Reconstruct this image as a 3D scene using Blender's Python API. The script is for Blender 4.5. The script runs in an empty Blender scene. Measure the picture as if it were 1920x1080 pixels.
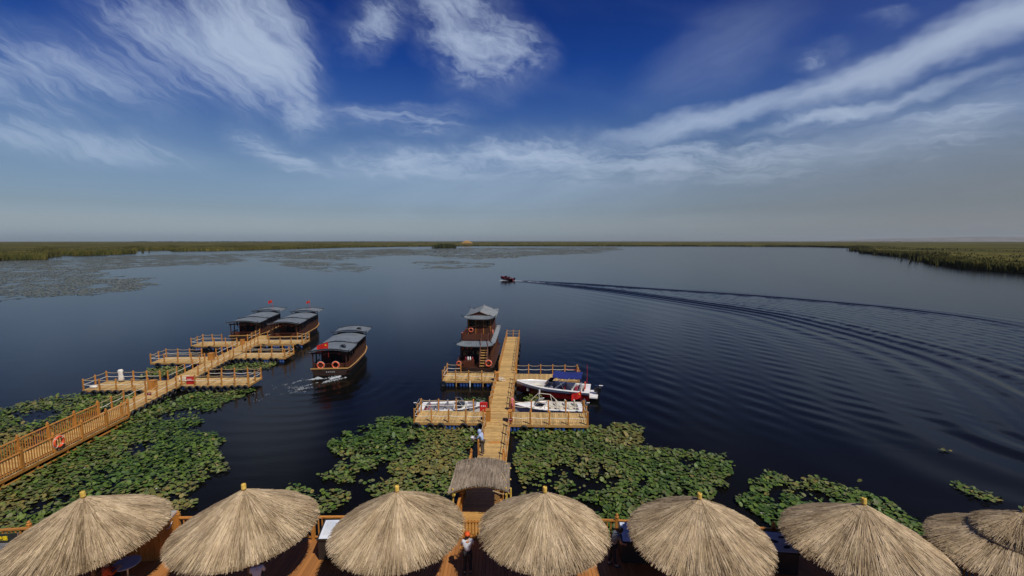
import bpy, bmesh, math, random
import numpy as np
from mathutils import Vector, Matrix

random.seed(11)
rng = np.random.default_rng(11)
R = math.radians
scene = bpy.context.scene
col = scene.collection

# ------------------------------------------------------------------ camera
cam_data = bpy.data.cameras.new('camera')
cam_data.sensor_width = 36.0
cam_data.lens = 16.0
cam_data.clip_start = 0.2
cam_data.clip_end = 60000.0
cam = bpy.data.objects.new('camera', cam_data)
cam.location = (0.0, 0.0, 14.5)
cam.rotation_euler = (R(90 - 5.9), 0, 0)
col.objects.link(cam)
scene.camera = cam

# ------------------------------------------------------------------ exposure
scene.view_settings.view_transform = 'Standard'
scene.view_settings.look = 'None'
scene.view_settings.gamma = 1.0
scene.view_settings.use_curve_mapping = False
scene.view_settings.exposure = 0.0
scene.cycles.max_bounces = 6
scene.cycles.diffuse_bounces = 2
scene.cycles.glossy_bounces = 3
scene.cycles.caustics_reflective = False

# ------------------------------------------------------------------ sun and sky
SUN_DIR = Vector((0.46, -0.52, 1.0)).normalized()      # towards the sun: behind the camera, to the right
SUN_EL = math.asin(SUN_DIR.z)
SUN_AZ = math.atan2(SUN_DIR.x, SUN_DIR.y)
sun_data = bpy.data.lights.new('sun', 'SUN')
sun_data.energy = 4.2
sun_data.angle = R(0.53)
sun_data.color = (1.0, 0.93, 0.82)
sun = bpy.data.objects.new('sun', sun_data)
sun.rotation_euler = SUN_DIR.to_track_quat('Z', 'Y').to_euler()
sun.location = (30, -40, 60)
col.objects.link(sun)


class G:
    """small node graph writer"""
    def __init__(s, tree):
        s.t = tree

    def n(s, kind, **kw):
        nd = s.t.nodes.new(kind)
        for k, v in kw.items():
            setattr(nd, k, v)
        return nd

    def set(s, sock, v):
        if hasattr(v, 'is_output') or isinstance(v, bpy.types.NodeSocket):
            s.t.links.new(v, sock)
        else:
            sock.default_value = v

    def m(s, op, a, b=None, c=None, clamp=False):
        nd = s.n('ShaderNodeMath', operation=op, use_clamp=clamp)
        s.set(nd.inputs[0], a)
        if b is not None:
            s.set(nd.inputs[1], b)
        if c is not None:
            s.set(nd.inputs[2], c)
        return nd.outputs[0]

    def noise(s, vec, scale, detail=4.0, rough=0.5, dist=0.0, dim='3D'):
        nd = s.n('ShaderNodeTexNoise', noise_dimensions=dim)
        if vec is not None:
            s.set(nd.inputs['Vector'], vec)
        nd.inputs['Scale'].default_value = scale
        nd.inputs['Detail'].default_value = detail
        nd.inputs['Roughness'].default_value = rough
        nd.inputs['Distortion'].default_value = dist
        return nd.outputs['Fac']

    def xyz(s, x, y, z):
        nd = s.n('ShaderNodeCombineXYZ')
        for i, v in enumerate((x, y, z)):
            s.set(nd.inputs[i], v)
        return nd.outputs[0]

    def mix(s, fac, a, b, blend='MIX'):
        nd = s.n('ShaderNodeMix', data_type='RGBA', blend_type=blend)
        s.set(nd.inputs[0], fac)
        s.set(nd.inputs[6], a)
        s.set(nd.inputs[7], b)
        return nd.outputs[2]

    def ramp(s, fac, stops):
        nd = s.n('ShaderNodeValToRGB')
        e = nd.color_ramp.elements
        while len(e) < len(stops):
            e.new(0.5)
        for el, (p, c) in zip(e, stops):
            el.position = p
            el.color = (c[0], c[1], c[2], 1)
        s.set(nd.inputs[0], fac)
        return nd.outputs[0]

    def smooth(s, v, lo, hi):
        nd = s.n('ShaderNodeMapRange', interpolation_type='SMOOTHSTEP')
        s.set(nd.inputs[0], v)
        nd.inputs[1].default_value = lo
        nd.inputs[2].default_value = hi
        return nd.outputs[0]


world = bpy.data.worlds.new('World')
scene.world = world
world.use_nodes = True
g = G(world.node_tree)
bg = world.node_tree.nodes['Background']
sky = g.n('ShaderNodeTexSky')
sky.sky_type = 'NISHITA'
sky.sun_disc = False
sky.sun_elevation = SUN_EL
sky.sun_rotation = SUN_AZ
sky.dust_density = 1.0
tc = g.n('ShaderNodeTexCoord')
sep = g.n('ShaderNodeSeparateXYZ')
g.set(sep.inputs[0], tc.outputs['Generated'])
dx, dy, dz = sep.outputs
el = g.m('MULTIPLY', g.m('ARCSINE', dz), 180 / math.pi)        # degrees above the horizon
az = g.m('MULTIPLY', g.m('ARCTAN2', dx, dy), 180 / math.pi)    # degrees right of straight ahead
# polarised, deep blue towards the zenith, grey haze at the horizon
tint = g.ramp(g.m('DIVIDE', el, 40.0, clamp=True), [
    (0.0, (.60, .76, 1.08)), (0.02, (.58, .73, 1.04)), (0.05, (.55, .62, .83)), (0.09, (.455, .52, .67)), (0.2, (.475, .55, .69)),
    (0.31, (.31, .44, .69)), (0.40, (.155, .31, .69)), (0.51, (.052, .205, .65)), (0.62, (.038, .155, .56)), (1.0, (.042, .145, .50))])
base = g.mix(1.0, sky.outputs[0], tint, 'MULTIPLY')
# wind-drawn cirrus: strokes on the sky dome, broken up by stretched noise
wv = g.xyz(g.m('MULTIPLY', az, 0.1), g.m('MULTIPLY', el, 0.16), 3.1)
w1 = g.m('MULTIPLY', g.m('SUBTRACT', g.noise(wv, 1.1, 3, .55), 0.5), 6.0)
w2 = g.m('MULTIPLY', g.m('SUBTRACT', g.noise(wv, 1.7, 3, .6), 0.5), 3.2)
azw = g.m('ADD', az, w1)
elw = g.m('ADD', el, w2)


def streaks(ang, fa, fc, detail, seed, lo, hi):
    ca, sa = math.cos(R(ang)), math.sin(R(ang))
    along = g.m('ADD', g.m('MULTIPLY', azw, ca), g.m('MULTIPLY', elw, sa))
    across = g.m('ADD', g.m('MULTIPLY', azw, -sa), g.m('MULTIPLY', elw, ca))
    v = g.xyz(g.m('MULTIPLY', along, fa), g.m('MULTIPLY', across, fc), seed)
    return g.smooth(g.noise(v, 1.0, detail, .66, .10), lo, hi)


TEX = {'fall': streaks(-36, .085, .42, 7, 1.0, .26, .76),
       'rise': streaks(20, .05, .45, 4, 5.0, .18, .66),
       'flat': streaks(-3, .10, .55, 5, 9.0, .28, .74),
       'puff': streaks(-20, .22, .45, 7, 13.0, .24, .78)}
# (azimuth, elevation, tilt, half length, half width, strength, texture)
STROKES = [
    (-30.8, 19.2, -27.7, 8.2, 3.6, 1.25, 'fall'), (-27.7, 21.0, -34.5, 4.9, 3.2, 1.05, 'fall'), (-36.8, 19.2, -18.5, 6.3, 2.15, 0.42, 'fall'),
    (-15.9, 23.4, 47.5, 3.8, 1.54, 0.75, 'puff'), (-17.9, 22.4, 33.8, 2.1, 1.96, 0.3, 'puff'), (-5.3, 23.3, -31.3, 6.2, 3.52, 1.25, 'puff'),
    (1.0, 21.5, -27.0, 3.2, 1.9, 0.55, 'puff'), (-42.3, 14.3, -9.2, 7.0, 2.25, 0.6, 'fall'), (-45.4, 13.9, 5.8, 4.5, 1.4, 0.5, 'fall'),
    (-44.2, 11.1, -5.5, 3.1, 0.58, 0.42, 'fall'), (-41.7, 8.5, -2.3, 9.1, 1.21, 0.85, 'fall'), (-23.9, 13.7, -20.8, 2.5, 1.49, 0.9, 'puff'),
    (-13.6, 14.4, 5.1, 9.2, 0.92, 0.65, 'flat'), (-11.1, 13.3, 4.8, 6.0, 0.76, 0.5, 'flat'), (-26.2, 9.5, -17.1, 5.4, 0.98, 0.9, 'flat'),
    (-14.9, 9.2, -3.8, 6.4, 1.59, 0.7, 'puff'), (0.9, 10.7, 2.7, 11.9, 1.86, 0.8, 'puff'), (6.5, 8.6, -10.5, 6.6, 1.88, 0.5, 'flat'),
    (21.8, 13.3, 10.3, 9.7, 1.43, 1.1, 'rise'), (37.3, 15.8, 8.6, 9.9, 1.7, 1.15, 'rise'), (47.5, 18.2, 13.9, 5.2, 2.21, 1.0, 'rise'),
    (38.2, 13.0, 7.7, 10.1, 0.67, 0.65, 'rise'), (35.2, 12.7, 4.4, 5.1, 0.95, 0.75, 'puff'), (20.2, 8.9, 4.1, 12.4, 1.54, 0.5, 'flat'),
    (43.5, 10.8, 8.2, 5.8, 1.91, 0.5, 'flat'), (34.9, 7.9, 1.9, 14.7, 2.28, 0.3, 'flat'), (32.5, 18.2, -6.5, 2.5, 0.6, 0.30, 'puff'),
    (31.6, 17.5, -9.2, 1.6, 0.38, 0.30, 'puff'), (37.2, 19.8, -10.4, 2.2, 0.51, 0.35, 'puff'), (23.2, 19.7, 20.4, 6.7, 3.83, 0.2, 'rise'),
    
    (-2, 5.5, 0, 24, 3.6, .42, 'rise'), (2, 9.4, 1, 16, 1.9, .55, 'flat'), (24, 9.2, 4, 13, 2.2, .45, 'flat'), (40, 9.8, 8, 14, 1.9, .34, 'rise'), (-12, 9.0, 2, 10, 1.6, .5, 'flat'), (43, 17.6, 15, 11, 1.5, .5, 'rise'),
]
dens = {}
skyv = g.xyz(azw, elw, 0.0)
for (a0, e0, tilt, hl, hw, s_, tx) in STROKES:
    mp = g.n('ShaderNodeMapping', vector_type='TEXTURE')
    mp.inputs['Location'].default_value = (a0, e0, 0)
    mp.inputs['Rotation'].default_value = (0, 0, R(tilt))
    mp.inputs['Scale'].default_value = (hl * 1.35 + hw * .7, hw * (1.35 if tx == 'rise' else 2.15), 1)
    g.set(mp.inputs[0], skyv)
    gr = g.n('ShaderNodeTexGradient', gradient_type='SPHERICAL')
    g.set(gr.inputs[0], mp.outputs[0])
    mr = g.n('ShaderNodeMapRange', interpolation_type='SMOOTHSTEP')
    g.set(mr.inputs[0], gr.outputs['Fac'])
    mr.inputs[2].default_value = 1.0
    mr.inputs[4].default_value = s_
    k = mr.outputs[0]
    dens[tx] = k if tx not in dens else g.m('ADD', dens[tx], k)
tot = None
for tx, k in dens.items():
    # the texture eats into the stroke from its edges, so it frays into wisps
    if tx == 'rise':
        k = g.m('MULTIPLY', k, g.m('MULTIPLY_ADD', TEX[tx], .40, .55))
    else:
        soft = g.m('MULTIPLY', k, g.m('MULTIPLY_ADD', TEX[tx], .62, .02))
        fray = g.m('MULTIPLY', g.m('MAXIMUM', g.m('SUBTRACT', k, g.m('MULTIPLY', g.m('SUBTRACT', 1.0, TEX[tx]), .85)), 0.0), .62)
        k = g.m('ADD', soft, fray)
    tot = k if tot is None else g.m('ADD', tot, k)
dens = tot
# the same thin cirrus all round the dome, on a cloud plane
zz = g.m('ADD', g.m('MAXIMUM', dz, 0.0), 0.12)
pv = g.xyz(g.m('DIVIDE', dx, zz), g.m('DIVIDE', dy, zz), 0.0)
thin = g.smooth(g.noise(pv, .55, 4, .6, .8), .50, .85)
dens = g.m('ADD', dens, g.m('MULTIPLY', thin, .16))
alpha = g.m('MULTIPLY', g.m('SUBTRACT', 1.0, g.m('EXPONENT', g.m('MULTIPLY', dens, -1.15))), 1.0, clamp=True)
fadeh = g.smooth(el, 1.0, 11.0)
alpha = g.m('MULTIPLY', alpha, g.m('MULTIPLY_ADD', fadeh, .55, .38))
# a grey veil thickens towards the right-hand horizon
veil = g.m('MULTIPLY', g.smooth(az, -12, 62), g.m('SUBTRACT', 1.0, g.smooth(el, 4.0, 15.0)))
veil2 = g.m('MULTIPLY', g.smooth(az, 12, 58), .26)
veil = g.m('MULTIPLY', g.m('MAXIMUM', veil, veil2), .72)
cloudc = g.mix(veil, (4.6, 5.6, 7.2, 1), (4.7, 5.0, 5.5, 1))
lit = g.mix(veil, base, (1.80, 1.86, 1.95, 1))
final = g.mix(alpha, lit, cloudc)
g.set(bg.inputs[0], final)
bg.inputs[1].default_value = 0.1
world.cycles.sampling_method = 'MANUAL'
world.cycles.sample_map_resolution = 256


# ------------------------------------------------------------------ materials
MATS = {}


def mat(name, c1, c2=None, scale=3.0, rough=0.7, bump=0.0, bscale=None, rnd=0.0, stretch=(1, 1, 1), metallic=0.0, attr=False, spec=0.4, detail=5.0, coord='Object', emit=None, lo=.3, hi=.7, coat=0.0, sheen=None):
    """noise between two colours, optional per-object brightness, per-vertex tint and relief"""
    m = bpy.data.materials.new(name)
    m.use_nodes = True
    k = G(m.node_tree)
    b = m.node_tree.nodes['Principled BSDF']
    b.inputs['Roughness'].default_value = rough
    b.inputs['Metallic'].default_value = metallic
    b.inputs['Specular IOR Level'].default_value = spec
    b.inputs['Coat Weight'].default_value = coat
    c2 = c2 or tuple(x * .75 for x in c1)
    t = k.n('ShaderNodeTexCoord')
    mp = k.n('ShaderNodeMapping')
    mp.inputs['Scale'].default_value = stretch
    oi = k.n('ShaderNodeObjectInfo')
    if coord == 'World':
        ge = k.n('ShaderNodeNewGeometry')
        src = ge.outputs['Position']
        k.set(mp.inputs[0], src)
    else:
        k.set(mp.inputs[0], t.outputs[coord])
        if rnd:
            off = k.xyz(k.m('MULTIPLY', oi.outputs['Random'], 37.0), k.m('MULTIPLY', oi.outputs['Random'], 71.0), 0.0)
            k.set(mp.inputs[1], off)
    nz = k.smooth(k.noise(mp.outputs[0], scale, detail, .6), lo, hi)
    c = k.mix(nz, (*c1, 1), (*c2, 1))
    if rnd:
        f = k.m('MULTIPLY_ADD', oi.outputs['Random'], 2 * rnd, 1 - rnd)
        c = k.mix(1.0, c, k.xyz(f, f, f), 'MULTIPLY')
    if attr:
        at = k.n('ShaderNodeAttribute', attribute_name='Col')
        c = k.mix(1.0, c, at.outputs['Color'], 'MULTIPLY')
    k.set(b.inputs['Base Color'], c)
    if bump:
        bn = k.n('ShaderNodeBump')
        bn.inputs['Strength'].default_value = bump
        bn.inputs['Distance'].default_value = 0.02
        k.set(bn.inputs['Height'], k.noise(mp.outputs[0], bscale or scale * 4, 4, .6))
        k.set(b.inputs['Normal'], bn.outputs[0])
    if emit:
        b.inputs['Emission Color'].default_value = (*emit[0], 1)
        b.inputs['Emission Strength'].default_value = emit[1]
    MATS[name] = m
    return m


mat('deck_plank', (.40, .175, .050), (.27, .105, .028), 2.2, .62, .25, 30, .20, (9, .5, 1))
mat('pier_plank', (.52, .34, .125), (.36, .22, .08), 1.6, .75, .3, 26, .22, (3, 3, 3))
mat('finger_plank', (.52, .345, .135), (.35, .225, .085), 1.6, .75, .3, 26, .24, (3, 3, 3))
mat('ramp_plank', (.52, .29, .085), (.40, .21, .055), 1.6, .7, .3, 26, .14, (3, 3, 3))
mat('pier_edge', (.44, .26, .085), (.33, .17, .05), 2.0, .7, .2, 20, .1)
mat('orange_wood', (.50, .220, .045), (.35, .140, .027), 2.5, .55, .2, 24, .14, (6, 6, .7))
mat('dark_wood', (.062, .024, .013), (.033, .013, .008), 2.5, .5, .2, 20, .0, (4, 4, 1))
mat('boat_wood', (.085, .034, .017), (.046, .019, .011), 2.5, .5, .2, 20, .0, (4, 4, 1))
mat('red_wood', (.105, .030, .014), (.062, .019, .010), 2.5, .5, .15, 20)
mat('hull_brown', (.042, .022, .015), (.024, .014, .010), 1.5, .45, .1, 12)
mat('gold_trim', (.50, .30, .10), (.36, .20, .06), 3, .5)
mat('roof_tile', (.155, .178, .200), (.10, .12, .14), 1.2, .6, .25, 14, .0)
mat('roof_dark', (.035, .040, .048), (.022, .026, .032), 3, .6)
mat('black_gap', (.012, .011, .011), (.007, .007, .007), 3, .6)
mat('glass', (.015, .018, .020), (.010, .012, .014), 2, .06, 0, spec=.6)
mat('rope', (.50, .38, .22), (.36, .27, .15), 9, .9)
mat('rope_white', (.72, .69, .62), (.55, .52, .46), 9, .9)
mat('rubber', (.016, .016, .017), (.009, .009, .010), 6, .55, .2, 30)
mat('float_blue', (.020, .075, .26), (.014, .045, .17), 3, .4, .1, 10, .18)
mat('steel', (.55, .56, .57), (.45, .46, .47), 5, .3, metallic=.8)
mat('white_paint', (.76, .75, .72), (.62, .61, .58), 1.3, .32, coat=.2)
mat('white_gel', (.80, .79, .77), (.70, .69, .66), 1.5, .25, coat=.4)
mat('cream_vinyl', (.62, .58, .47), (.50, .46, .37), 3, .55)
mat('grey_vinyl', (.22, .22, .25), (.15, .15, .18), 3, .55)
mat('red_vinyl', (.26, .012, .022), (.17, .008, .015), 3, .45)
mat('red_gel', (.19, .010, .012), (.12, .006, .008), 1.5, .18, coat=.6)
mat('black_gel', (.012, .012, .014), (.008, .008, .009), 2, .25, coat=.5)
mat('blue_canvas', (.010, .022, .17), (.007, .014, .11), 2.5, .8, .3, 12)
mat('flag_red', (.62, .020, .014), (.50, .012, .010), 3, .75)
mat('flag_star', (.80, .55, .04), (.75, .48, .03), 3, .7)
mat('lifebuoy', (.72, .10, .030), (.58, .07, .02), 4, .5)
mat('red_box', (.52, .022, .022), (.40, .015, .015), 3, .45)
mat('pink_cloth', (.66, .19, .24), (.52, .13, .17), 6, .8, .3, 10)
mat('lantern', (.75, .09, .02), (.60, .05, .01), 5, .5)
mat('straw', (.485, .380, .255), (.33, .245, .155), 1.3, .85, 0, attr=True, spec=.15, stretch=(1, 1, 1))
mat('straw_grey', (.34, .275, .21), (.22, .175, .13), 1.3, .9, 0, attr=True, spec=.1)
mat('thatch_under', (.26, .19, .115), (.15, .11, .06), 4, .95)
mat('bamboo', (.66, .46, .10), (.52, .34, .06), 3, .5, .1, 12, .1)
mat('pole_wood', (.36, .21, .085), (.25, .14, .05), 3, .6)
mat('lily', (1, 1, 1), (.72, .72, .72), 7, .55, 0, attr=True, spec=.32, rnd=.12)
mat('petal', (.82, .80, .78), (.75, .70, .70), 4, .6)
mat('far_lily', (.95, .95, .95), (.7, .7, .7), .6, .5, 0, attr=True, spec=.4)
mat('reed', (1, 1, 1), (.70, .70, .70), .25, .95, 0, attr=True, spec=.04)
mat('marsh', (.098, .086, .024), (.026, .031, .010), .022, 1.0, .6, spec=.02, bscale=.9, stretch=(1, .30, 1), detail=9, lo=.36, hi=.64)
mat('mud', (.05, .042, .028), (.03, .026, .018), .2, .9)
mat('hill', (.17, .165, .16), (.10, .098, .095), .004, 1.0, spec=.02)
mat('far_tree', (.030, .038, .022), (.018, .024, .014), .05, .95)
mat('foam', (.46, .49, .52), (.26, .29, .32), 9, .7)
mat('board_white', (.62, .66, .74), (.50, .55, .66), 1.2, .45)
mat('board_grey', (.42, .44, .45), (.30, .32, .33), 1.8, .45)
mat('board_frame', (.030, .024, .020), (.018, .014, .012), 3, .5)
mat('sign_dark', (.010, .020, .032), (.016, .032, .030), 2, .4)
mat('sign_yellow', (.80, .66, .02), (.75, .6, .02), 3, .5)
mat('sign_white', (.5, .52, .55), (.45, .46, .5), 3, .5)
mat('petal_red', (.60, .05, .04), (.70, .22, .10), 9, .6)
mat('petal_yellow', (.75, .66, .06), (.60, .60, .08), 9, .6)
mat('leaf_print', (.06, .14, .04), (.03, .08, .03), 9, .6)
mat('skin', (.48, .27, .17), (.42, .23, .14), 6, .55)
mat('hair', (.012, .010, .009), (.02, .016, .014), 8, .5)
mat('shirt_white', (.62, .66, .74), (.52, .56, .64), 5, .8, .3, 9)
mat('shirt_blue', (.38, .48, .68), (.29, .38, .58), 5, .8, .3, 9)
mat('shirt_grey', (.16, .17, .19), (.10, .11, .125), 5, .8, .3, 9)
mat('shirt_pink', (.66, .14, .18), (.55, .10, .14), 5, .8, .3, 9)
mat('shirt_orange', (.55, .085, .020), (.42, .06, .015), 5, .8, .3, 9)
mat('trouser_black', (.012, .012, .014), (.018, .018, .020), 5, .8)
mat('trouser_olive', (.095, .080, .058), (.07, .06, .044), 5, .8)
mat('cap_orange', (.72, .10, .015), (.62, .08, .01), 5, .7)
mat('shoe', (.05, .05, .055), (.03, .03, .032), 5, .5)
mat('table_top', (.30, .40, .55), (.25, .34, .48), 3, .4)
mat('bucket', (.62, .62, .66), (.55, .50, .55), 3, .5)

# leaves and straw let a little light through
for nm in ('lily', 'reed'):
    MATS[nm].node_tree.nodes['Principled BSDF'].inputs['Transmission Weight'].default_value = 0.0


def water_material():
    m = bpy.data.materials.new('water')
    m.use_nodes = True
    k = G(m.node_tree)
    b = m.node_tree.nodes['Principled BSDF']
    b.inputs['Roughness'].default_value = 0.15
    b.inputs['IOR'].default_value = 1.333
    b.inputs['Specular IOR Level'].default_value = 0.125
    b.inputs['Specular Tint'].default_value = (1.0, .86, .62, 1)
    ge = k.n('ShaderNodeNewGeometry')
    pos = ge.outputs['Position']
    body = k.mix(k.smooth(k.noise(pos, .04, 3), .35, .65), (.0030, .0032, .0030, 1), (.0045, .0045, .0038, 1))
    k.set(b.inputs['Base Color'], body)
    mp = k.n('ShaderNodeMapping')
    mp.inputs['Rotation'].default_value = (0, 0, R(18))
    mp.inputs['Scale'].default_value = (.22, .8, 1)
    k.set(mp.inputs[0], pos)
    calm = k.smooth(k.noise(pos, .016, 3, .5, .6), .38, .66)
    h1 = k.noise(mp.outputs[0], 1.1, 3, .55)
    h2 = k.noise(pos, 4.5, 2, .5)
    h = k.m('ADD', k.m('MULTIPLY', h1, .060), k.m('MULTIPLY', h2, .004))
    h = k.m('MULTIPLY', h, k.m('MULTIPLY_ADD', calm, .8, .2))
    bn = k.n('ShaderNodeBump')
    bn.inputs['Strength'].default_value = 1.0
    bn.inputs['Distance'].default_value = 0.35
    k.set(bn.inputs['Height'], h)
    k.set(b.inputs['Normal'], bn.outputs[0])
    MATS['water'] = m


water_material()


# ------------------------------------------------------------------ builders
def tag(o, label=None, cat=None, group=None, kind=None):
    if label:
        o['label'] = label
    if cat:
        o['category'] = cat
    if group:
        o['group'] = group
    if kind:
        o['kind'] = kind
    return o


def empty(name, loc=(0, 0, 0), rz=0.0, label=None, cat=None, group=None, parent=None):
    o = bpy.data.objects.new(name, None)
    col.objects.link(o)
    o.location = loc
    o.rotation_euler = (0, 0, rz)
    o.empty_display_size = .2
    if parent:
        o.parent = parent
    return tag(o, label, cat, group)


class MB:
    """collects vertices and faces of ONE mesh"""
    def __init__(s):
        s.v, s.f, s.c = [], [], []
        s.tint = (1, 1, 1)

    def add(s, vs, fs):
        n = len(s.v)
        s.v.extend([tuple(p) for p in vs])
        s.c.extend([s.tint] * len(vs))
        s.f.extend([tuple(i + n for i in f) for f in fs])
        return s

    BOXF = [(0, 3, 2, 1), (4, 5, 6, 7), (0, 1, 5, 4), (1, 2, 6, 5), (2, 3, 7, 6), (3, 0, 4, 7)]

    def box(s, c, d, rz=0.0):
        hx, hy, hz = d[0] / 2, d[1] / 2, d[2] / 2
        ca, sa = math.cos(rz), math.sin(rz)
        vs = []
        for z in (-hz, hz):
            for x, y in ((-hx, -hy), (hx, -hy), (hx, hy), (-hx, hy)):
                vs.append((c[0] + x * ca - y * sa, c[1] + x * sa + y * ca, c[2] + z))
        return s.add(vs, s.BOXF)

    def beam(s, p, q, w, h, up=(0, 0, 1)):
        p, q = Vector(p), Vector(q)
        d = (q - p).normalized()
        u = Vector(up)
        if abs(d.dot(u)) > .98:
            u = Vector((0, 1, 0))
        a = d.cross(u).normalized() * (w / 2)
        b = a.cross(d).normalized() * (h / 2)
        vs = [p - a - b, p + a - b, p + a + b, p - a + b, q - a - b, q + a - b, q + a + b, q - a + b]
        return s.add(vs, [(0, 3, 2, 1), (4, 5, 6, 7), (0, 1, 5, 4), (1, 2, 6, 5), (2, 3, 7, 6), (3, 0, 4, 7)])

    def tube(s, pts, r, n=6, caps=True):
        pts = [Vector(p) for p in pts]
        rs = r if isinstance(r, (list, tuple)) else [r] * len(pts)
        rings = []
        up = Vector((0, 0, 1))
        for i, p in enumerate(pts):
            d = (pts[min(i + 1, len(pts) - 1)] - pts[max(i - 1, 0)]).normalized()
            u = up if abs(d.dot(up)) < .95 else Vector((0, 1, 0))
            a = d.cross(u).normalized()
            b = a.cross(d).normalized()
            rings.append([p + (a * math.cos(2 * math.pi * j / n) + b * math.sin(2 * math.pi * j / n)) * rs[i] for j in range(n)])
        vs = [p for ring in rings for p in ring]
        fs = []
        for i in range(len(pts) - 1):
            for j in range(n):
                fs.append((i * n + j, i * n + (j + 1) % n, (i + 1) * n + (j + 1) % n, (i + 1) * n + j))
        if caps:
            fs.append(tuple(range(n))[::-1])
            fs.append(tuple((len(pts) - 1) * n + j for j in range(n)))
        return s.add(vs, fs)

    def lathe(s, prof, n=12, c=(0, 0, 0), squash=1.0):
        vs, fs = [], []
        for r, z in prof:
            for j in range(n):
                a = 2 * math.pi * j / n
                vs.append((c[0] + r * math.cos(a), c[1] + r * math.sin(a) * squash, c[2] + z))
        for i in range(len(prof) - 1):
            for j in range(n):
                fs.append((i * n + j, i * n + (j + 1) % n, (i + 1) * n + (j + 1) % n, (i + 1) * n + j))
        fs.append(tuple(range(n))[::-1])
        fs.append(tuple((len(prof) - 1) * n + j for j in range(n)))
        return s.add(vs, fs)

    def torus(s, c, Rr, r, axis='y', n=16, k=8):
        vs, fs = [], []
        for i in range(n):
            a = 2 * math.pi * i / n
            for j in range(k):
                b = 2 * math.pi * j / k
                rad = Rr + r * math.cos(b)
                u, w, t = rad * math.cos(a), rad * math.sin(a), r * math.sin(b)
                p = {'y': (u, t, w), 'x': (t, u, w), 'z': (u, w, t)}[axis]
                vs.append((c[0] + p[0], c[1] + p[1], c[2] + p[2]))
        for i in range(n):
            for j in range(k):
                fs.append((i * k + j, ((i + 1) % n) * k + j, ((i + 1) % n) * k + (j + 1) % k, i * k + (j + 1) % k))
        return s.add(vs, fs)

    def loft(s, rows, close=False, cap=False):
        n = len(rows[0])
        vs = [p for r in rows for p in r]
        fs = []
        for i in range(len(rows) - 1):
            for j in range(n if close else n - 1):
                fs.append((i * n + j, i * n + (j + 1) % n, (i + 1) * n + (j + 1) % n, (i + 1) * n + j))
        if cap:
            fs.append(tuple(range(n))[::-1])
            fs.append(tuple((len(rows) - 1) * n + j for j in range(n)))
        return s.add(vs, fs)

    def prism(s, poly, z0, z1):
        n = len(poly)
        vs = [(x, y, z0) for x, y in poly] + [(x, y, z1) for x, y in poly]
        fs = [tuple(range(n))[::-1], tuple(range(n, 2 * n))]
        fs += [(i, (i + 1) % n, n + (i + 1) % n, n + i) for i in range(n)]
        return s.add(vs, fs)

    def mesh(s, name, material=None, smooth=False, colors=False):
        me = bpy.data.meshes.new(name)
        me.from_pydata([tuple(p) for p in s.v], [], s.f)
        if material:
            me.materials.append(MATS[material])
        if smooth:
            me.polygons.foreach_set('use_smooth', [True] * len(me.polygons))
        if colors:
            ca = me.color_attributes.new('Col', 'FLOAT_COLOR', 'POINT')
            ca.data.foreach_set('color', np.array([(*c, 1.0) for c in s.c], dtype=np.float32).ravel())
        me.update()
        return me

    def build(s, name, material, parent=None, smooth=False, loc=None, rz=None, colors=False):
        return put(name, s.mesh(name, material, smooth, colors), parent, loc, rz)


def put(name, me, parent=None, loc=None, rz=None, rot=None, scale=None):
    o = bpy.data.objects.new(name, me)
    col.objects.link(o)
    if parent:
        o.parent = parent
    if loc is not None:
        o.location = loc
    if rz is not None:
        o.rotation_euler = (0, 0, rz)
    if rot is not None:
        o.rotation_euler = rot
    if scale is not None:
        o.scale = scale
    return o


def np_mesh(name, verts, faces, material, colors=None, smooth=False):
    """verts (n,3), faces (m,k) with k = 3 or 4"""
    me = bpy.data.meshes.new(name)
    n, (m, k) = len(verts), faces.shape
    me.vertices.add(n)
    me.vertices.foreach_set('co', np.ascontiguousarray(verts, dtype=np.float32).ravel())
    me.loops.add(m * k)
    me.loops.foreach_set('vertex_index', np.ascontiguousarray(faces, dtype=np.int32).ravel())
    me.polygons.add(m)
    me.polygons.foreach_set('loop_start', np.arange(0, m * k, k, dtype=np.int32))
    me.update(calc_edges=True)
    if smooth:
        me.polygons.foreach_set('use_smooth', np.ones(m, dtype=bool))
    me.materials.append(MATS[material])
    if colors is not None:
        ca = me.color_attributes.new('Col', 'FLOAT_COLOR', 'POINT')
        cc = np.ones((n, 4), dtype=np.float32)
        cc[:, :3] = colors
        ca.data.foreach_set('color', cc.ravel())
    me.validate()
    return me


def inside(px, py, poly):
    """vectorised point in polygon"""
    r = np.zeros(px.shape, bool)
    n = len(poly)
    for i in range(n):
        x1, y1 = poly[i]
        x2, y2 = poly[(i + 1) % n]
        if y1 == y2:
            continue
        c = (y1 > py) != (y2 > py)
        r ^= c & (px < (x2 - x1) * (py - y1) / (y2 - y1) + x1)
    return r


def vnoise(x, y, seed=0):
    """smooth value noise on arrays, 0..1"""
    xi, yi = np.floor(x).astype(np.int64), np.floor(y).astype(np.int64)
    xf, yf = x - xi, y - yi
    xf, yf = xf * xf * (3 - 2 * xf), yf * yf * (3 - 2 * yf)

    def h(a, b):
        n = (a * 374761393 + b * 668265263 + seed * 1442695041) & 0x7fffffff
        n = ((n ^ (n >> 13)) * 1274126177) & 0x7fffffff
        return ((n ^ (n >> 16)) & 0xffff) / 65535.0
    return (h(xi, yi) * (1 - xf) + h(xi + 1, yi) * xf) * (1 - yf) + (h(xi, yi + 1) * (1 - xf) + h(xi + 1, yi + 1) * xf) * yf


def fbm(x, y, seed=0, o=4):
    s, a, t = 0, .5, 0
    for i in range(o):
        s = s + a * vnoise(x * 2 ** i, y * 2 ** i, seed + i)
        t += a
        a *= .5
    return s / t


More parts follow.
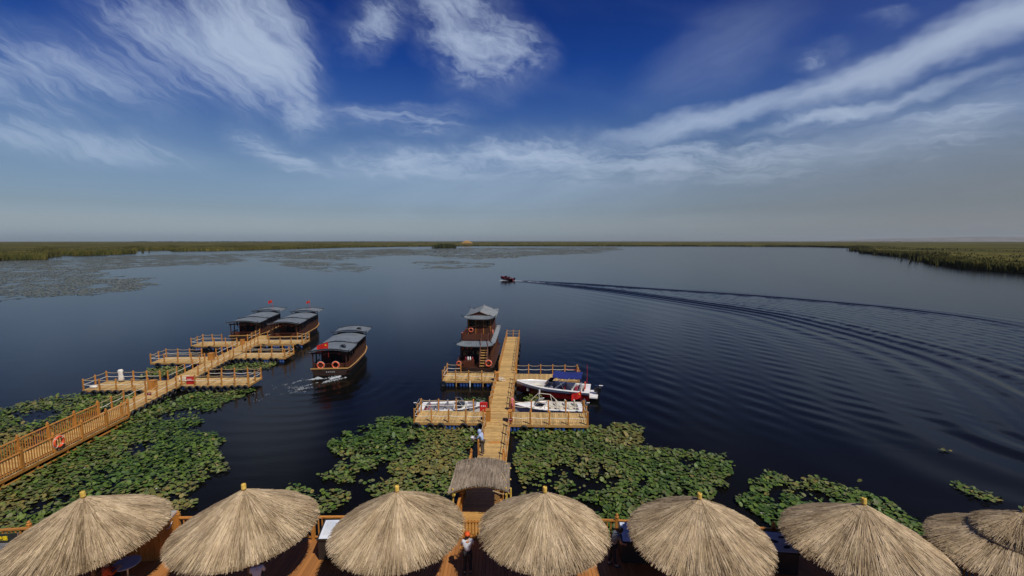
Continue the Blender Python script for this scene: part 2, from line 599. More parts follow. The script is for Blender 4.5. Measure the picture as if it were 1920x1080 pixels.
# ================================================================== SETTING
# ------------------------------------------------------------------ ground under everything
gb = MB()
gb.add([(-13000, -400, -1.6), (13000, -400, -1.6), (13000, 13000, -1.6), (-13000, 13000, -1.6)], [(0, 1, 2, 3)])
tag(gb.build('ground', 'mud'), kind='structure')

# ------------------------------------------------------------------ water
WAKE_U = [(2.9, 164.8), (7.7, 163.7), (25.1, 152.5), (39.7, 140.3), (63.4, 122.1), (80, 104), (87.0, 90.0), (87.4, 76.6), (82.2, 63.2)]
WAKE_L = [(2.9, 161.6), (7.5, 158.4), (23.1, 140.3), (34.9, 123.3), (49.3, 94.6), (52.4, 81.8), (53.3, 69.9), (52.6, 59.5), (51.0, 50.6), (47.2, 40.7), (42, 32)]


def resample(pl, step=1.5):
    p = np.array(pl, float)
    # Catmull-Rom through the points
    P = np.vstack([2 * p[0] - p[1], p, 2 * p[-1] - p[-2]])
    out = []
    for i in range(1, len(P) - 2):
        n = max(2, int(np.linalg.norm(P[i + 1] - P[i]) / step))
        for t in np.arange(n) / n:
            out.append(.5 * (2 * P[i] + (P[i + 1] - P[i - 1]) * t + (2 * P[i - 1] - 5 * P[i] + 4 * P[i + 1] - P[i + 2]) * t * t + (3 * P[i] - P[i - 1] - 3 * P[i + 1] + P[i + 2]) * t ** 3))
    out.append(P[-2])
    return np.array(out)


def curve_dist(px, py, pl):
    """signed distance (positive to the left of travel) and running length along a polyline"""
    best = np.full(px.shape, 1e9)
    sd = np.zeros(px.shape)
    run = np.zeros(px.shape)
    s0 = 0.0
    for i in range(len(pl) - 1):
        a, b = pl[i], pl[i + 1]
        d = b - a
        L = np.hypot(*d)
        u = d / L
        t = np.clip((px - a[0]) * u[0] + (py - a[1]) * u[1], 0, L)
        ex, ey = px - a[0] - u[0] * t, py - a[1] - u[1] * t
        dist = np.hypot(ex, ey)
        k = dist < best
        best[k] = dist[k]
        sg = np.sign(u[0] * ey - u[1] * ex)
        sd[k] = (dist * sg)[k]
        run[k] = (s0 + t)[k]
        s0 += L
    return sd, run


def build_water():
    step = .36
    X0, X1, Y0, Y1 = -46.0, 104.0, 16.0, 184.0
    xs, ys = np.arange(X0, X1 + .01, step), np.arange(Y0, Y1 + .01, step)
    gx, gy = np.meshgrid(xs, ys)
    h = np.zeros_like(gx)
    U, L = resample(WAKE_U, 4.0), resample(WAKE_L, 4.0)
    m = (gx > -4) & (gy > 24) & (gy < 176)
    px, py = gx[m], gy[m]
    du, ru = curve_dist(px, py, U)
    dl, rl = curve_dist(px, py, L)
    # travelling away from the boat: outside of the upper arm is on its left, outside of the lower arm on its right
    ou, ol = du, -dl
    grow_u, grow_l = np.clip(ru / 25, 0, 1), np.clip(rl / 25, 0, 1)
    lam_u, lam_l = 1.9 + ru * .008, 1.9 + rl * .012
    wob = (fbm(px * .07, py * .07, 3) - .5) * .9
    hh = .18 * np.exp(-((ou + .3) / (1.9 + ru * .016)) ** 2) * np.cos(2 * np.pi * (ou + wob) / lam_u) * (.4 + .6 * grow_u) * np.exp(-ru / 240)
    hh += .20 * np.exp(-((ol + .2) / (2.4 + rl * .030)) ** 2) * np.cos(2 * np.pi * (ol + wob) / lam_l) * (.4 + .6 * grow_l) * np.exp(-rl / 260)
    # broad swells rolling outward from the lower arm
    w = np.clip((rl - 15) / 40, 0, 1) * np.exp(-np.maximum(ol, 0) / 9.0) * np.clip(ol / 2.0, 0, 1)
    hh += .085 * w * np.sin(2 * np.pi * (ol + wob) / (3.6 + rl * .012))
    w = np.clip((ru - 25) / 40, 0, 1) * np.exp(-np.maximum(ou, 0) / 5.0) * np.clip(ou / 1.5, 0, 1)
    hh += .08 * w * np.sin(2 * np.pi * (ou + wob) / 3.4)
    # churned water between the arms
    mid = np.clip(-ou / 2.5, 0, 1) * np.clip(-ol / 2.5, 0, 1)
    hh += mid * ((fbm(px * .8, py * 1.1, 9, 2) - .5) * .085 + .022 * np.sin(2 * np.pi * (ol + wob) / 2.3))
    # older, crossing ripple trains between the pier and the wake
    msk = np.clip((fbm(px * .045, py * .03, 61) - .36) * 3.2, 0, 1) * np.clip((py - 30) / 8, 0, 1) * np.clip((112 - py) / 40, 0, 1) * np.clip((px - 1) / 7, 0, 1) * np.clip(ol / 4, 0, 1)
    wb = (fbm(px * .09, py * .06, 67) - .5) * 3.0
    hh += msk * (.012 * np.sin(2 * np.pi * (px * .90 + py * .44 + wb) / 1.95) + .008 * np.sin(2 * np.pi * (px * .62 + py * .78 + wb * .7) / 2.6))
    h[m] = hh
    # wash of the tour boat that is casting off
    bx, by = gx + 20.0, gy - 46.0
    r = np.hypot(bx, by * 1.0)
    wob2 = (fbm(gx * .3, gy * .3, 5) - .5) * 1.2
    behind = np.clip((3.5 - by) / 5, 0, 1)
    h += .032 * np.exp(-r / 6.5) * np.sin(2 * np.pi * (r + wob2) / 1.75) * behind * np.clip(r / 2, 0, 1)
    churn = np.exp(-((gx + 20.6 + (46 - gy) * .22) / 2.1) ** 2) * np.clip((47.2 - gy) / 1.0, 0, 1) * np.clip((gy - 36) / 9, 0, 1)
    h += churn * (fbm(gx * 1.1, gy * 1.1, 21, 2) - .5) * .09
    # flat at the rim of the fine patch
    rim = np.minimum(np.minimum(gx - X0, X1 - gx), np.minimum(gy - Y0, Y1 - gy))
    h *= np.clip(rim / 6.0, 0, 1)
    ny, nx = gx.shape
    verts = np.stack([gx.ravel(), gy.ravel(), h.ravel()], 1)
    i = np.arange(ny * nx).reshape(ny, nx)
    f = np.stack([i[:-1, :-1], i[:-1, 1:], i[1:, 1:], i[1:, :-1]], -1).reshape(-1, 4)
    X1, Y1 = xs[-1], ys[-1]
    n = len(verts)
    far = [(-6000, -300), (X0, -300), (X1, -300), (6000, -300), (-6000, Y0), (X0, Y0), (X1, Y0), (6000, Y0),
           (-6000, Y1), (X0, Y1), (X1, Y1), (6000, Y1), (-6000, 2600), (X0, 2600), (X1, 2600), (6000, 2600)]
    verts = np.vstack([verts, [(x, y, 0.0) for x, y in far]])
    q = []
    for a in range(3):
        for b in range(3):
            if (a, b) != (1, 1):
                q.append((n + a * 4 + b, n + a * 4 + b + 1, n + a * 4 + b + 5, n + a * 4 + b + 4))
    f = np.vstack([f, np.array(q)])
    o = put('water', np_mesh('water', verts, f, 'water', smooth=True))
    tag(o, kind='structure')


build_water()

# ------------------------------------------------------------------ marsh on the far side
SHORE = [(-241.3, 140.3), (-317.9, 233.6), (-397.8, 353.9), (-373.1, 364.3), (-485.5, 476.1), (-429.0, 458.6), (-446.4, 537.9), (-565.2, 686.2),
         (-533.6, 713.8), (-481.0, 650.4), (-432.9, 686.2), (-414.4, 771.2), (-382.9, 1025.0), (-278.1, 1191.4), (-92.2, 1317.2), (496.5, 1251.2),
         (730.0, 1116.8), (707.7, 947.1), (670.1, 880.2), (429.1, 562.2), (359.6, 427.0), (330.5, 364.3), (275.4, 302.2), (239.2, 242.8), (228.7, 202.9), (180.6, 114.1)]


def build_marsh():
    pts = []
    for i in range(len(SHORE) - 1):
        a, b = np.array(SHORE[i]), np.array(SHORE[i + 1])
        n = int(min(60, max(3, np.linalg.norm(b - a) / 5)))
        for t in np.arange(n) / n:
            p = a + (b - a) * t
            j = (fbm(np.array(p[0] * .05), np.array(p[1] * .05), 31) - .5) * 14
            pts.append(p * (1 + j / np.linalg.norm(p)))
    pts.append(np.array(SHORE[-1]))
    P = np.array(pts)
    rad = np.linalg.norm(P, axis=1)
    dirs = P / rad[:, None]
    D = np.array([0, .8, 3, 7, 14, 25, 42, 70, 110, 170, 260, 400, 620, 950, 1500, 2400, 4000, 6500, 11000.])
    rows = []
    for k, d in enumerate(D):
        q = dirs * (rad + d)[:, None]
        n1 = fbm(q[:, 0] * .09, q[:, 1] * .09, 41)
        n2 = fbm(q[:, 0] * .012, q[:, 1] * .012, 43)
        z = np.full(len(q), -.3) if k == 0 else 3.2 + (n1 - .5) * 1.6 + (n2 - .5) * 2.4
        if d > 900:
            z = z * 0 + 3.6 + (n2 - .5)
        rows.append(np.column_stack([q, z]))
    V = np.vstack(rows)
    m = len(P)
    i = np.arange(len(D) * m).reshape(len(D), m)
    f = np.stack([i[:-1, :-1], i[1:, :-1], i[1:, 1:], i[:-1, 1:]], -1).reshape(-1, 4)
    tag(put('marsh', np_mesh('marsh', V, f, 'marsh', smooth=True)), kind='structure')
    return P, dirs, rad


SH_P, SH_D, SH_R = build_marsh()


def reed_tufts(name, label, centres, heights, width, cols, blades=4):
    n = len(centres)
    N = n * blades
    c = np.repeat(centres, blades, 0) + rng.normal(0, width * .8, (N, 2))
    h = np.repeat(heights, blades) * rng.uniform(.75, 1.12, N)
    a = rng.uniform(0, 2 * np.pi, N)
    w = width * rng.uniform(.5, 1.1, N)
    lean = rng.normal(0, .11, (N, 2)) * h[:, None]
    lean += np.array([-.05, .03]) * h[:, None]
    z0 = np.full(N, -.25)
    u = np.column_stack([np.cos(a), np.sin(a)]) * w[:, None]
    v = np.zeros((N, 4, 3))
    v[:, 0, :2] = c - u * .6; v[:, 1, :2] = c + u * .6
    v[:, 2, :2] = c + u * .5 + lean; v[:, 3, :2] = c - u * .15 + lean * 1.1
    v[:, 0, 2] = v[:, 1, 2] = z0
    v[:, 2, 2] = h * .92; v[:, 3, 2] = h
    f = np.arange(N * 4).reshape(N, 4)
    cc = np.repeat(np.repeat(cols, blades, 0) * rng.uniform(.75, 1.25, (N, 1)), 4, 0)
    o = put(name, np_mesh(name, v.reshape(-1, 3), f, 'reed', cc))
    return tag(o, label, 'reeds', 'reed beds along the lake shore', 'stuff')


def shore_reeds(x_lo, x_hi, label, count, depth, hmean, width):
    az_ = SH_P[:, 0] / SH_P[:, 1]
    k = np.where((az_ >= x_lo) & (az_ <= x_hi))[0]
    seg = np.linalg.norm(np.diff(SH_P[k], axis=0), axis=1)
    cum = np.concatenate([[0], np.cumsum(seg)])
    t = rng.uniform(0, cum[-1], count)
    j = np.clip(np.searchsorted(cum, t) - 1, 0, len(k) - 2)
    fr = (t - cum[j]) / np.maximum(seg[j], 1e-6)
    P = SH_P[k][j] * (1 - fr)[:, None] + SH_P[k][j + 1] * fr[:, None]
    dr = P / np.linalg.norm(P, axis=1)[:, None]
    d = depth * rng.uniform(0, 1, count) ** 1.8 + rng.normal(-.8, 1.0, count)
    C = P + dr * d[:, None]
    n = fbm(C[:, 0] * .06, C[:, 1] * .06, 55)
    n2 = fbm(C[:, 0] * .3, C[:, 1] * .3, 58)
    h = hmean * (.42 + .62 * n + .36 * n2)
    c1, c2 = np.array([.150, .130, .036]), np.array([.062, .072, .021])
    mixv = np.clip((n2 - .3) * 2.2, 0, 1)[:, None]
    return reed_tufts('reed_bed', label, C, h, width, c1 * mixv + c2 * (1 - mixv))


shore_reeds(.70, 1.65, 'tall dark-edged reeds on the near right-hand bank', 16000, 70, 4.3, .30)
shore_reeds(.55, .715, 'reeds at the tip of the right-hand bank further out', 5000, 40, 4.2, .5)
shore_reeds(-1.75, -.83, 'clumps of tall olive reeds along the left bank', 13000, 70, 4.3, .5)
shore_reeds(-.83, -.38, 'strip of reeds beyond the inlet on the left shore', 8000, 60, 4.0, .8)
shore_reeds(-.38, .53, 'thin line of distant reeds along the far shore', 9000, 40, 3.6, 1.3)
def inland(x_lo, x_hi, label, count, d0, d1, h, width):
    """clumps that stand out of the marsh well behind its edge"""
    az_ = SH_P[:, 0] / SH_P[:, 1]
    k = np.where((az_ >= x_lo) & (az_ <= x_hi))[0]
    P = SH_P[rng.choice(k, count)]
    P = P * rng.uniform(.985, 1.015, (count, 1))
    dr = P / np.linalg.norm(P, axis=1)[:, None]
    C = P + dr * (d0 + (d1 - d0) * rng.uniform(0, 1, (count, 1)) ** 1.7) + rng.normal(0, 6, (count, 2))
    n = fbm(C[:, 0] * .02, C[:, 1] * .006, 91)
    C = C[n > .47]
    n2 = fbm(C[:, 0] * .1, C[:, 1] * .1, 93)[:, None]
    col_ = np.array([.105, .092, .028]) * n2 + np.array([.038, .046, .015]) * (1 - n2)
    reed_tufts('reed_bed', label, C, h * rng.uniform(.85, 1.2, len(C)), width, col_, 3)


inland(.55, 1.65, 'reed clumps scattered over the right-hand marsh', 9000, 40, 520, 3.8, .8)
inland(-1.75, -.38, 'reed clumps scattered over the left-hand marsh', 9000, 40, 600, 3.9, 1.0)
ic = np.column_stack([rng.normal(-138, 9, 700), rng.normal(947, 12, 700)])
reed_tufts('reed_bed', 'small island of reeds standing in the far lily field', ic, rng.uniform(5, 8.5, 700), .9, np.tile([.05, .058, .02], (700, 1)))

# low hills on the right horizon
hb_ = MB()
xs_ = np.linspace(6500, 12800, 46)
ridge = 105 * np.clip((xs_ - 6900) / 3200, 0, 1) ** .8 * (.72 + .5 * fbm(xs_ * .0011, xs_ * 0, 61)) + 2
rows_ = []
for t, zf in ((9300, 0), (9700, .55), (10100, 1.0), (10800, .3)):
    rows_.append([(x, t + 300 * math.sin(x * .001), max(0, z * zf)) for x, z in zip(xs_, ridge)])
hb_.loft(rows_)
tag(hb_.build('hills', 'hill', smooth=True), kind='structure')
# dark tree belts far across the marsh
tb = MB()
for (xa, xb, yy, hh_) in ((-4300, -1300, 5200, 9), (-1000, 250, 4700, 8), (300, 2300, 5600, 6), (2500, 5200, 6100, 7)):
    x = xa
    while x < xb:
        w = random.uniform(9, 24)
        k_ = hh_ * random.uniform(.45, 1.15) * (.5 + .7 * float(fbm(np.array(x * .004), np.array(yy * .01), 5)))
        tb.lathe([(w * .5, 0), (w * .6, k_ * .45), (w * .4, k_ * .85), (w * .08, k_)], 5, (x, yy + random.uniform(-50, 50), 3.0), .7)
        x += w * .55
tag(tb.build('treeline', 'far_tree'), 'dark belt of far trees along the horizon', 'trees', None, 'stuff')


# ------------------------------------------------------------------ lilies
def scatter(poly, holes, step, jitter, seed, edge=.62, nscale=.45):
    P = np.array(poly)
    xs, ys = np.arange(P[:, 0].min(), P[:, 0].max(), step), np.arange(P[:, 1].min(), P[:, 1].max(), step)
    x, y = [q.ravel() for q in np.meshgrid(xs, ys)]
    x = x + rng.uniform(-jitter, jitter, x.shape) * step
    y = y + rng.uniform(-jitter, jitter, y.shape) * step
    wx, wy = x + (fbm(x * nscale, y * nscale, seed) - .5) * 2.2 * edge / nscale * .45, y + (fbm(x * nscale, y * nscale, seed + 7) - .5) * 2.2 * edge / nscale * .45
    k = inside(wx, wy, poly)
    for hq in holes:
        k &= ~inside(wx, wy, hq)
    return x[k], y[k]


def far_lilies(label, poly, step, size, seed, cover):
    x, y = scatter(poly, [], step, .6, seed, 1.9, 1 / (step * 18))
    n = .6 * fbm(x / (step * 16), y / (step * 16), seed + 3) + .4 * fbm(x / (step * 4), y / (step * 6), seed + 6, 2)
    k = n > cover
    x, y = x[k], y[k]
    N = len(x)
    r = size * rng.uniform(.45, 1.0, N)
    a0 = rng.uniform(0, 2 * np.pi, N)
    v = np.zeros((N, 6, 3))
    tl = rng.normal(0, .03, (N, 2))
    for j in range(6):
        rr = r * rng.uniform(.75, 1.15, N)
        ox, oy = rr * np.cos(a0 + j * np.pi / 3), rr * np.sin(a0 + j * np.pi / 3)
        v[:, j, 0], v[:, j, 1] = x + ox, y + oy
        v[:, j, 2] = .04 + tl[:, 0] * ox + tl[:, 1] * oy + .02 * np.abs(rng.normal(0, 1, N))
    b = np.arange(N)[:, None] * 6
    f = np.vstack([b + np.array([0, 1, 2, 3]), b + np.array([0, 3, 4, 5])])
    mixv = rng.uniform(0, 1, (N, 1))
    c = (np.array([.175, .180, .120]) * mixv + np.array([.125, .135, .095]) * (1 - mixv)) * rng.uniform(.8, 1.2, (N, 1))
    o = put('lily_field', np_mesh('lily_field', v.reshape(-1, 3), f, 'far_lily', np.repeat(c, 6, 0)))
    tag(o, label, 'water lilies', 'far fields of floating lilies', 'stuff')


F1 = [(-123.1, 100.0), (-127.0, 112.0), (-121.3, 114.1), (-113.3, 118.5), (-111.0, 124.6), (-112.6, 132.7), (-114.2, 143.6), (-131.1, 162.7), (-159.3, 181.9), (-209.8, 229.3), (-203.9, 263.5), (-180.7, 275.3), (-184.3, 309.7), (-208.0, 353.9), (-274.1, 442.2), (-379.8, 515.6), (-367.1, 412.8), (-346.5, 344.1), (-366.5, 326.0), (-377.3, 309.7), (-260, 200)]
F2 = [(-198.9, 353.9), (-174.0, 353.9), (-116.1, 309.7), (-78.4, 247.7), (-68.8, 221.1), (-75.1, 206.3), (-83.7, 209.8), (-116.2, 247.7)]
F2B = [(-327.1, 495.1), (-302.3, 562.2), (-271.5, 726.3), (-205.6, 880.2), (-125.8, 537.9), (-130.4, 412.8), (-128.9, 344.1), (-170.6, 364.3), (-221.9, 387.1)]
F3 = [(-234.2, 771.2), (-66.3, 947.1), (249.5, 1068.9), (144.4, 650.4), (105.1, 562.2), (26.8, 458.6), (-12.8, 364.3), (-36.2, 387.1), (-100.2, 476.1), (-134.5, 442.2)]
F4 = [(-61.3, 275.3), (-67.0, 317.7), (-47.0, 334.8), (-10.4, 295.0), (-18.1, 258.0), (-32.9, 233.6), (-45.6, 242.8)]
far_lilies('grey-green lily field nearest the left edge', F1, .66, .44, 71, .445)
far_lilies('tongue of lilies reaching from the left into open water', F2, .9, .62, 73, .435)
far_lilies('lily field in front of the left reed strip', F2B, 1.5, 1.05, 75, .42)
far_lilies('broad lily field before the far shore at the centre', F3, 1.8, 1.25, 77, .425)
far_lilies('loose lily island apart from the central field', F4, .9, .62, 79, .46)


def pad_geo(n=8):
    """unit lily pad: a notched, slightly dished disc, centre first"""
    v = [(0, 0, 0)]
    for j in range(n + 1):
        a = .16 + (2 * math.pi - .32) * j / n
        v.append((math.cos(a), math.sin(a), .13))
    return np.array(v), np.array([(0, j, j + 1) for j in range(1, n + 1)])


PAD_V, PAD_F = pad_geo()
TINTS = np.array([[.085, .150, .024], [.058, .120, .020], [.110, .165, .034], [.145, .165, .050], [.038, .085, .018], [.185, .165, .050], [.085, .125, .042], [.130, .150, .064]]) * np.array([1.08, 1.0, .9])
PAD_MESH = []
for t_ in TINTS:
    vv = PAD_V.copy()
    vv[1:, 2] += rng.uniform(-.07, .10, len(vv) - 1)
    vv[1:, :2] *= rng.uniform(.9, 1.08, (len(vv) - 1, 1))
    PAD_MESH.append(np_mesh('lily_pad', vv, PAD_F, 'lily', np.tile(t_, (len(vv), 1)), smooth=False))
flower_mb = MB()
for ring, (n_, r_, z_, lean_) in enumerate(((7, .09, .10, 1.0), (5, .05, .13, .5))):
    for j in range(n_):
        a = 2 * math.pi * j / n_ + ring * .4
        u, w = Vector((math.cos(a), math.sin(a), 0)), Vector((-math.sin(a), math.cos(a), 0))
        b0 = u * .015
        m0 = u * r_ * .6 + Vector((0, 0, z_ * .45))
        t0 = u * r_ * lean_ + Vector((0, 0, z_))
        flower_mb.add([b0, m0 + w * .025, t0, m0 - w * .025], [(0, 1, 2, 3)])
FLOWER = flower_mb.mesh('lily_flower', 'petal')

H_CAM, PIT = 14.5, R(5.9)


def in_view(x, y, z=0.1):
    """where a spot shows in the 1920 x 1080 photograph (used only to pick the pads that show largest)"""
    dep = y * math.cos(PIT) + (H_CAM - z) * math.sin(PIT)
    up = y * math.sin(PIT) - (H_CAM - z) * math.cos(PIT)
    return 960 + 853.33 * x / dep, 540 - 853.33 * up / dep, dep


def lily_bed(label, poly, holes, n_single, seed, step=.20, green=0.0, flowers=0, ylim=918, thin=.0, edge=1.5):
    x, y = scatter(poly, holes, step, .55, seed, edge, .55)
    d = fbm(x * .35, y * .35, seed + 11)
    k = (d > .26 + thin) | (rng.uniform(0, 1, x.shape) < .12)
    x, y = x[k], y[k]
    N = len(x)
    r = rng.uniform(.06, .145, N) * (1 + .25 * (fbm(x * .25, y * .25, seed + 2) - .5))
    tone = fbm(x * .22, y * .22, seed + 5) * 1.5 - .25 + rng.normal(0, .22, N)
    idx = np.clip((tone * 8).astype(int), 0, 7)
    order = np.array([4, 1, 0, 6, 2, 7, 3, 5])
    ti = order[idx]
    rot = rng.uniform(0, 2 * np.pi, N)
    tilt = np.abs(rng.normal(0, .22, N)) + (rng.uniform(0, 1, N) < .22) * rng.uniform(.1, .6, N)
    tax = rng.uniform(0, 2 * np.pi, N)
    z = .03 + rng.uniform(0, 1, N) ** 2 * .20 + tilt * r * .9
    root = empty('water_lily_bed', (float(np.mean(x)), float(np.mean(y)), 0), 0, label, 'water lilies', 'beds of water lilies round the piers')
    ox, oy = root.location.x, root.location.y
    u, v, dep = in_view(x, y)
    vis = (v < ylim) & (u > 2) & (u < 1918)
    cand = np.where(vis)[0]
    cand = cand[np.argsort(-(r[cand] / dep[cand]))][:n_single]
    single = np.zeros(N, bool)
    single[cand] = True
    for i in cand:
        e = (Matrix.Rotation(tilt[i], 3, Vector((math.cos(tax[i]), math.sin(tax[i]), 0))) @ Matrix.Rotation(rot[i], 3, 'Z')).to_euler()
        put('lily_pad', PAD_MESH[ti[i]], root, (x[i] - ox, y[i] - oy, z[i]), rot=e, scale=(r[i],) * 3)
    j = np.where(~single)[0]
    M = len(j)
    if M:
        base = np.repeat(PAD_V[None], M, 0)
        base[:, 1:, 2] += rng.uniform(-.07, .10, (M, PAD_V.shape[0] - 1))
        base[:, 1:, :2] *= rng.uniform(.88, 1.1, (M, PAD_V.shape[0] - 1, 1))
        base *= r[j][:, None, None]
        c, s = np.cos(rot[j])[:, None], np.sin(rot[j])[:, None]
        bx, by = base[:, :, 0] * c - base[:, :, 1] * s, base[:, :, 0] * s + base[:, :, 1] * c
        tx, ty = np.tan(tilt[j]) * np.cos(tax[j]), np.tan(tilt[j]) * np.sin(tax[j])
        bz = base[:, :, 2] + bx * tx[:, None] + by * ty[:, None]
        V = np.stack([bx + (x[j] - ox)[:, None], by + (y[j] - oy)[:, None], bz + z[j][:, None]], -1).reshape(-1, 3)
        nv = PAD_V.shape[0]
        F = (PAD_F[None] + np.arange(M)[:, None, None] * nv).reshape(-1, 3)
        C = np.repeat(TINTS[ti[j]] * rng.uniform(.8, 1.2, (M, 1)), nv, 0)
        o = put('lily_pads', np_mesh('lily_pads', V, F, 'lily', C), root)
        o['kind'] = 'stuff'
    for q in rng.choice(N, flowers, replace=False) if flowers else []:
        put('lily_flower', FLOWER, root, (x[q] - ox, y[q] - oy, z[q] + .05), rz=rot[q], scale=(.55,) * 3)
    return root


BED_A = [(-45.6, 36.8), (-44.7, 38.4), (-43.7, 40.2), (-41.5, 41.9), (-38.7, 42.2), (-32.8, 41.2), (-28.1, 41.6), (-25.4, 43.5), (-24.2, 41.2), (-25.5, 39.8), (-26.1, 37.7), (-24.3, 35.5), (-26.3, 33.8), (-21.9, 33.2), (-20.5, 31.6), (-21.4, 30.9), (-18.2, 28.6), (-17.4, 27.6), (-18.2, 26.4), (-18.1, 24.0), (-18.8, 22.6), (-22.6, 20.4), (-26.0, 19.7), (-31, 19.0), (-36, 24), (-44, 30)]
A_H = [[(-39.3, 35.1), (-39.7, 36.4), (-38.8, 37.6), (-37.7, 36.6), (-37.9, 35.5), (-38.8, 34.8)], [(-25.6, 23.6), (-25.2, 24.2), (-24.1, 24.3), (-24.1, 23.4)], [(-26.5, 33.6), (-24.0, 35.3), (-22.4, 37.8), (-22.2, 34.4), (-22.0, 33.0)]]
BED_B = [(-13.3, 30.5), (-13.0, 31.7), (-11.7, 32.1), (-12.7, 33.3), (-11.3, 34.4), (-10.7, 35.5), (-8.3, 36.1), (-3.2, 34.6), (-2.5, 33.6), (-2.6, 27.7), (-2.9, 24.6), (-2.9, 22.4), (-5.7, 22.1), (-8.1, 25.2), (-7.2, 26.1), (-8.8, 26.6), (-11.2, 26.1), (-11.7, 27.0), (-10.5, 28.1), (-9.5, 28.8), (-7.9, 29.9), (-9.5, 29.9), (-10.4, 28.8), (-11.9, 29.0)]
B_H = [[(-9.3, 27.7), (-7.7, 28.4), (-6.5, 27.7), (-6.5, 26.5), (-7.5, 26.3), (-8.7, 26.7)]]
BED_C = [(0.2, 34.2), (6.0, 34.9), (8.4, 34.6), (9.6, 34.1), (9.7, 32.9), (8.8, 31.4), (10.2, 31.1), (12.3, 29.4), (14.4, 29.3), (13.9, 27.4), (12.5, 25.9), (11.5, 24.4), (11.5, 23.4), (9.3, 21.0), (4.9, 20.6), (1.1, 21.1), (0.1, 22.6)]
C_H = [[(3.0, 26.1), (3.3, 26.6), (4.3, 26.4), (5.0, 25.2), (4.5, 24.9), (3.8, 25.5)], [(7.7, 26.5), (8.4, 26.7), (8.5, 26.1), (7.9, 25.7)], [(4.1, 23.9), (4.9, 23.4), (4.7, 22.6), (4.2, 23.2)]]
BED_D = [(13.7, 25.3), (14.7, 26.1), (15.4, 26.9), (16.2, 27.4), (16.7, 27.3), (16.7, 26.1), (16.8, 25.3), (17.8, 26.2), (18.6, 26.4), (19.2, 25.9), (20.3, 25.7), (21.0, 25.5), (20.7, 24.5), (20.8, 23.9), (20.8, 22.9), (20.8, 22.0), (20.9, 21.2), (19.0, 19.9), (16.4, 19.6), (13.3, 20.3), (12.7, 22.2), (12.6, 23.4)]
D_H = [[(14.8, 24.9), (16.4, 25.5), (16.5, 24.9), (15.2, 24.1)]]
lily_bed('huge lily bed spreading round the left walkway and its pier', BED_A, A_H, 300, 101, .158, flowers=9, thin=.10, edge=2.0)
lily_bed('lily bed left of the central pier, ragged towards open water', BED_B, B_H, 300, 111, .142, flowers=1, thin=.10, edge=1.8)
lily_bed('dense lily bed right of the central pier', BED_C, C_H, 300, 121, .140, flowers=1, thin=.05)
lily_bed('lily bed behind the second parasol from the right', BED_D, D_H, 300, 131, .145, flowers=2, ylim=985, thin=.08)
lily_bed('narrow raft of lilies alone in dark water at the right', [(26.0, 25.6), (26.9, 26.0), (27.3, 25.9), (27.3, 25.1), (27.8, 24.6), (27.0, 24.0), (26.3, 24.0), (26.1, 24.6)], [], 60, 141, .16, ylim=960, edge=.35)
lily_bed('few pale pads drifting furthest out at the right', [(29.4, 30.2), (30.1, 30.4), (30.3, 30.0), (29.4, 29.8)], [], 12, 145, .22, ylim=960, edge=.1)
lily_bed('pads drifting beside the two-tiered parasol', [(27.4, 23.2), (28.2, 23.4), (27.7, 22.7), (27.1, 22.8)], [], 16, 147, .2, ylim=980, edge=.2)
lily_bed('lily patch beside the middle left finger of the left pier', [(-41.6, 50.6), (-39.7, 51.0), (-36.6, 50.6), (-35.6, 47.9), (-39.2, 46.8)], [], 40, 151, .17, edge=.7)
lily_bed('lily patch under the middle right finger of the left pier', [(-32.9, 51.0), (-32.5, 52.9), (-28.0, 52.9), (-27.2, 50.9), (-30.8, 49.3)], [], 60, 155, .17, edge=.7)
lily_bed('small clump of lilies just left of the third parasol', [(-10.9, 24.1), (-10.9, 24.9), (-10.0, 25.3), (-9.2, 24.9), (-9.2, 23.9), (-9.6, 22.6), (-10.6, 22.9)], [], 60, 161, .17, ylim=965, edge=.5)
lily_bed('thin string of lilies behind the second parasol', [(-13.4, 25.6), (-13.2, 25.9), (-11.9, 25.7), (-11.2, 24.5), (-11.9, 24.2)], [], 40, 165, .19, ylim=960, edge=.4)
lily_bed('lilies floating behind the left open white boat', [(-5.6, 39.2), (-3.9, 40.7), (-2.3, 40.4), (-2.4, 38.8), (-4.7, 38.6)], [], 30, 171, .19, edge=.5)
lily_bed('tuft of lilies between the red motorboat and the right open boat', [(1.0, 40.6), (2.0, 41.6), (2.9, 41.0), (2.4, 39.9), (1.3, 39.8)], [], 20, 175, .18, edge=.4)


# ================================================================== VIEWING DECK
DZ = 1.5
EDGE = [(-24.0, 17.55), (-14.5, 18.75), (-2.75, 18.85), (-0.25, 18.80), (4.5, 18.55), (17.4, 17.4)]


def edge_y(x):
    return float(np.interp(x, [p[0] for p in EDGE], [p[1] for p in EDGE]))


jb = MB()
for y in np.arange(7.0, 17.2, 1.6):
    jb.box((-2.6, y, DZ - .16), (43.0, .12, .22))
for i in range(len(EDGE) - 1):
    jb.beam((EDGE[i][0], EDGE[i][1] - .04, DZ - .16), (EDGE[i + 1][0], EDGE[i + 1][1] - .04, DZ - .16), .1, .24)
for x in np.arange(-23, 18, 3.0):
    for y in (9.0, 13.0, edge_y(x) - .3):
        jb.box((x, y, .2), (.2, .2, 2.2))
deck = jb.build('deck', 'dark_wood')
tag(deck, kind='structure')
unit = MB().box((0, .5, 0), (1, 1, 1)).mesh('plank', 'deck_plank')
x = -24.0
while x < 19.0:
    w = .150
    yb = edge_y(x + w / 2) if x < 17.4 else 15.6
    put('plank', unit, deck, (x + w / 2, 5.0, DZ - .02 + random.uniform(-.003, .003)), scale=(w - .009, yb - 5.0, .04))
    x += w


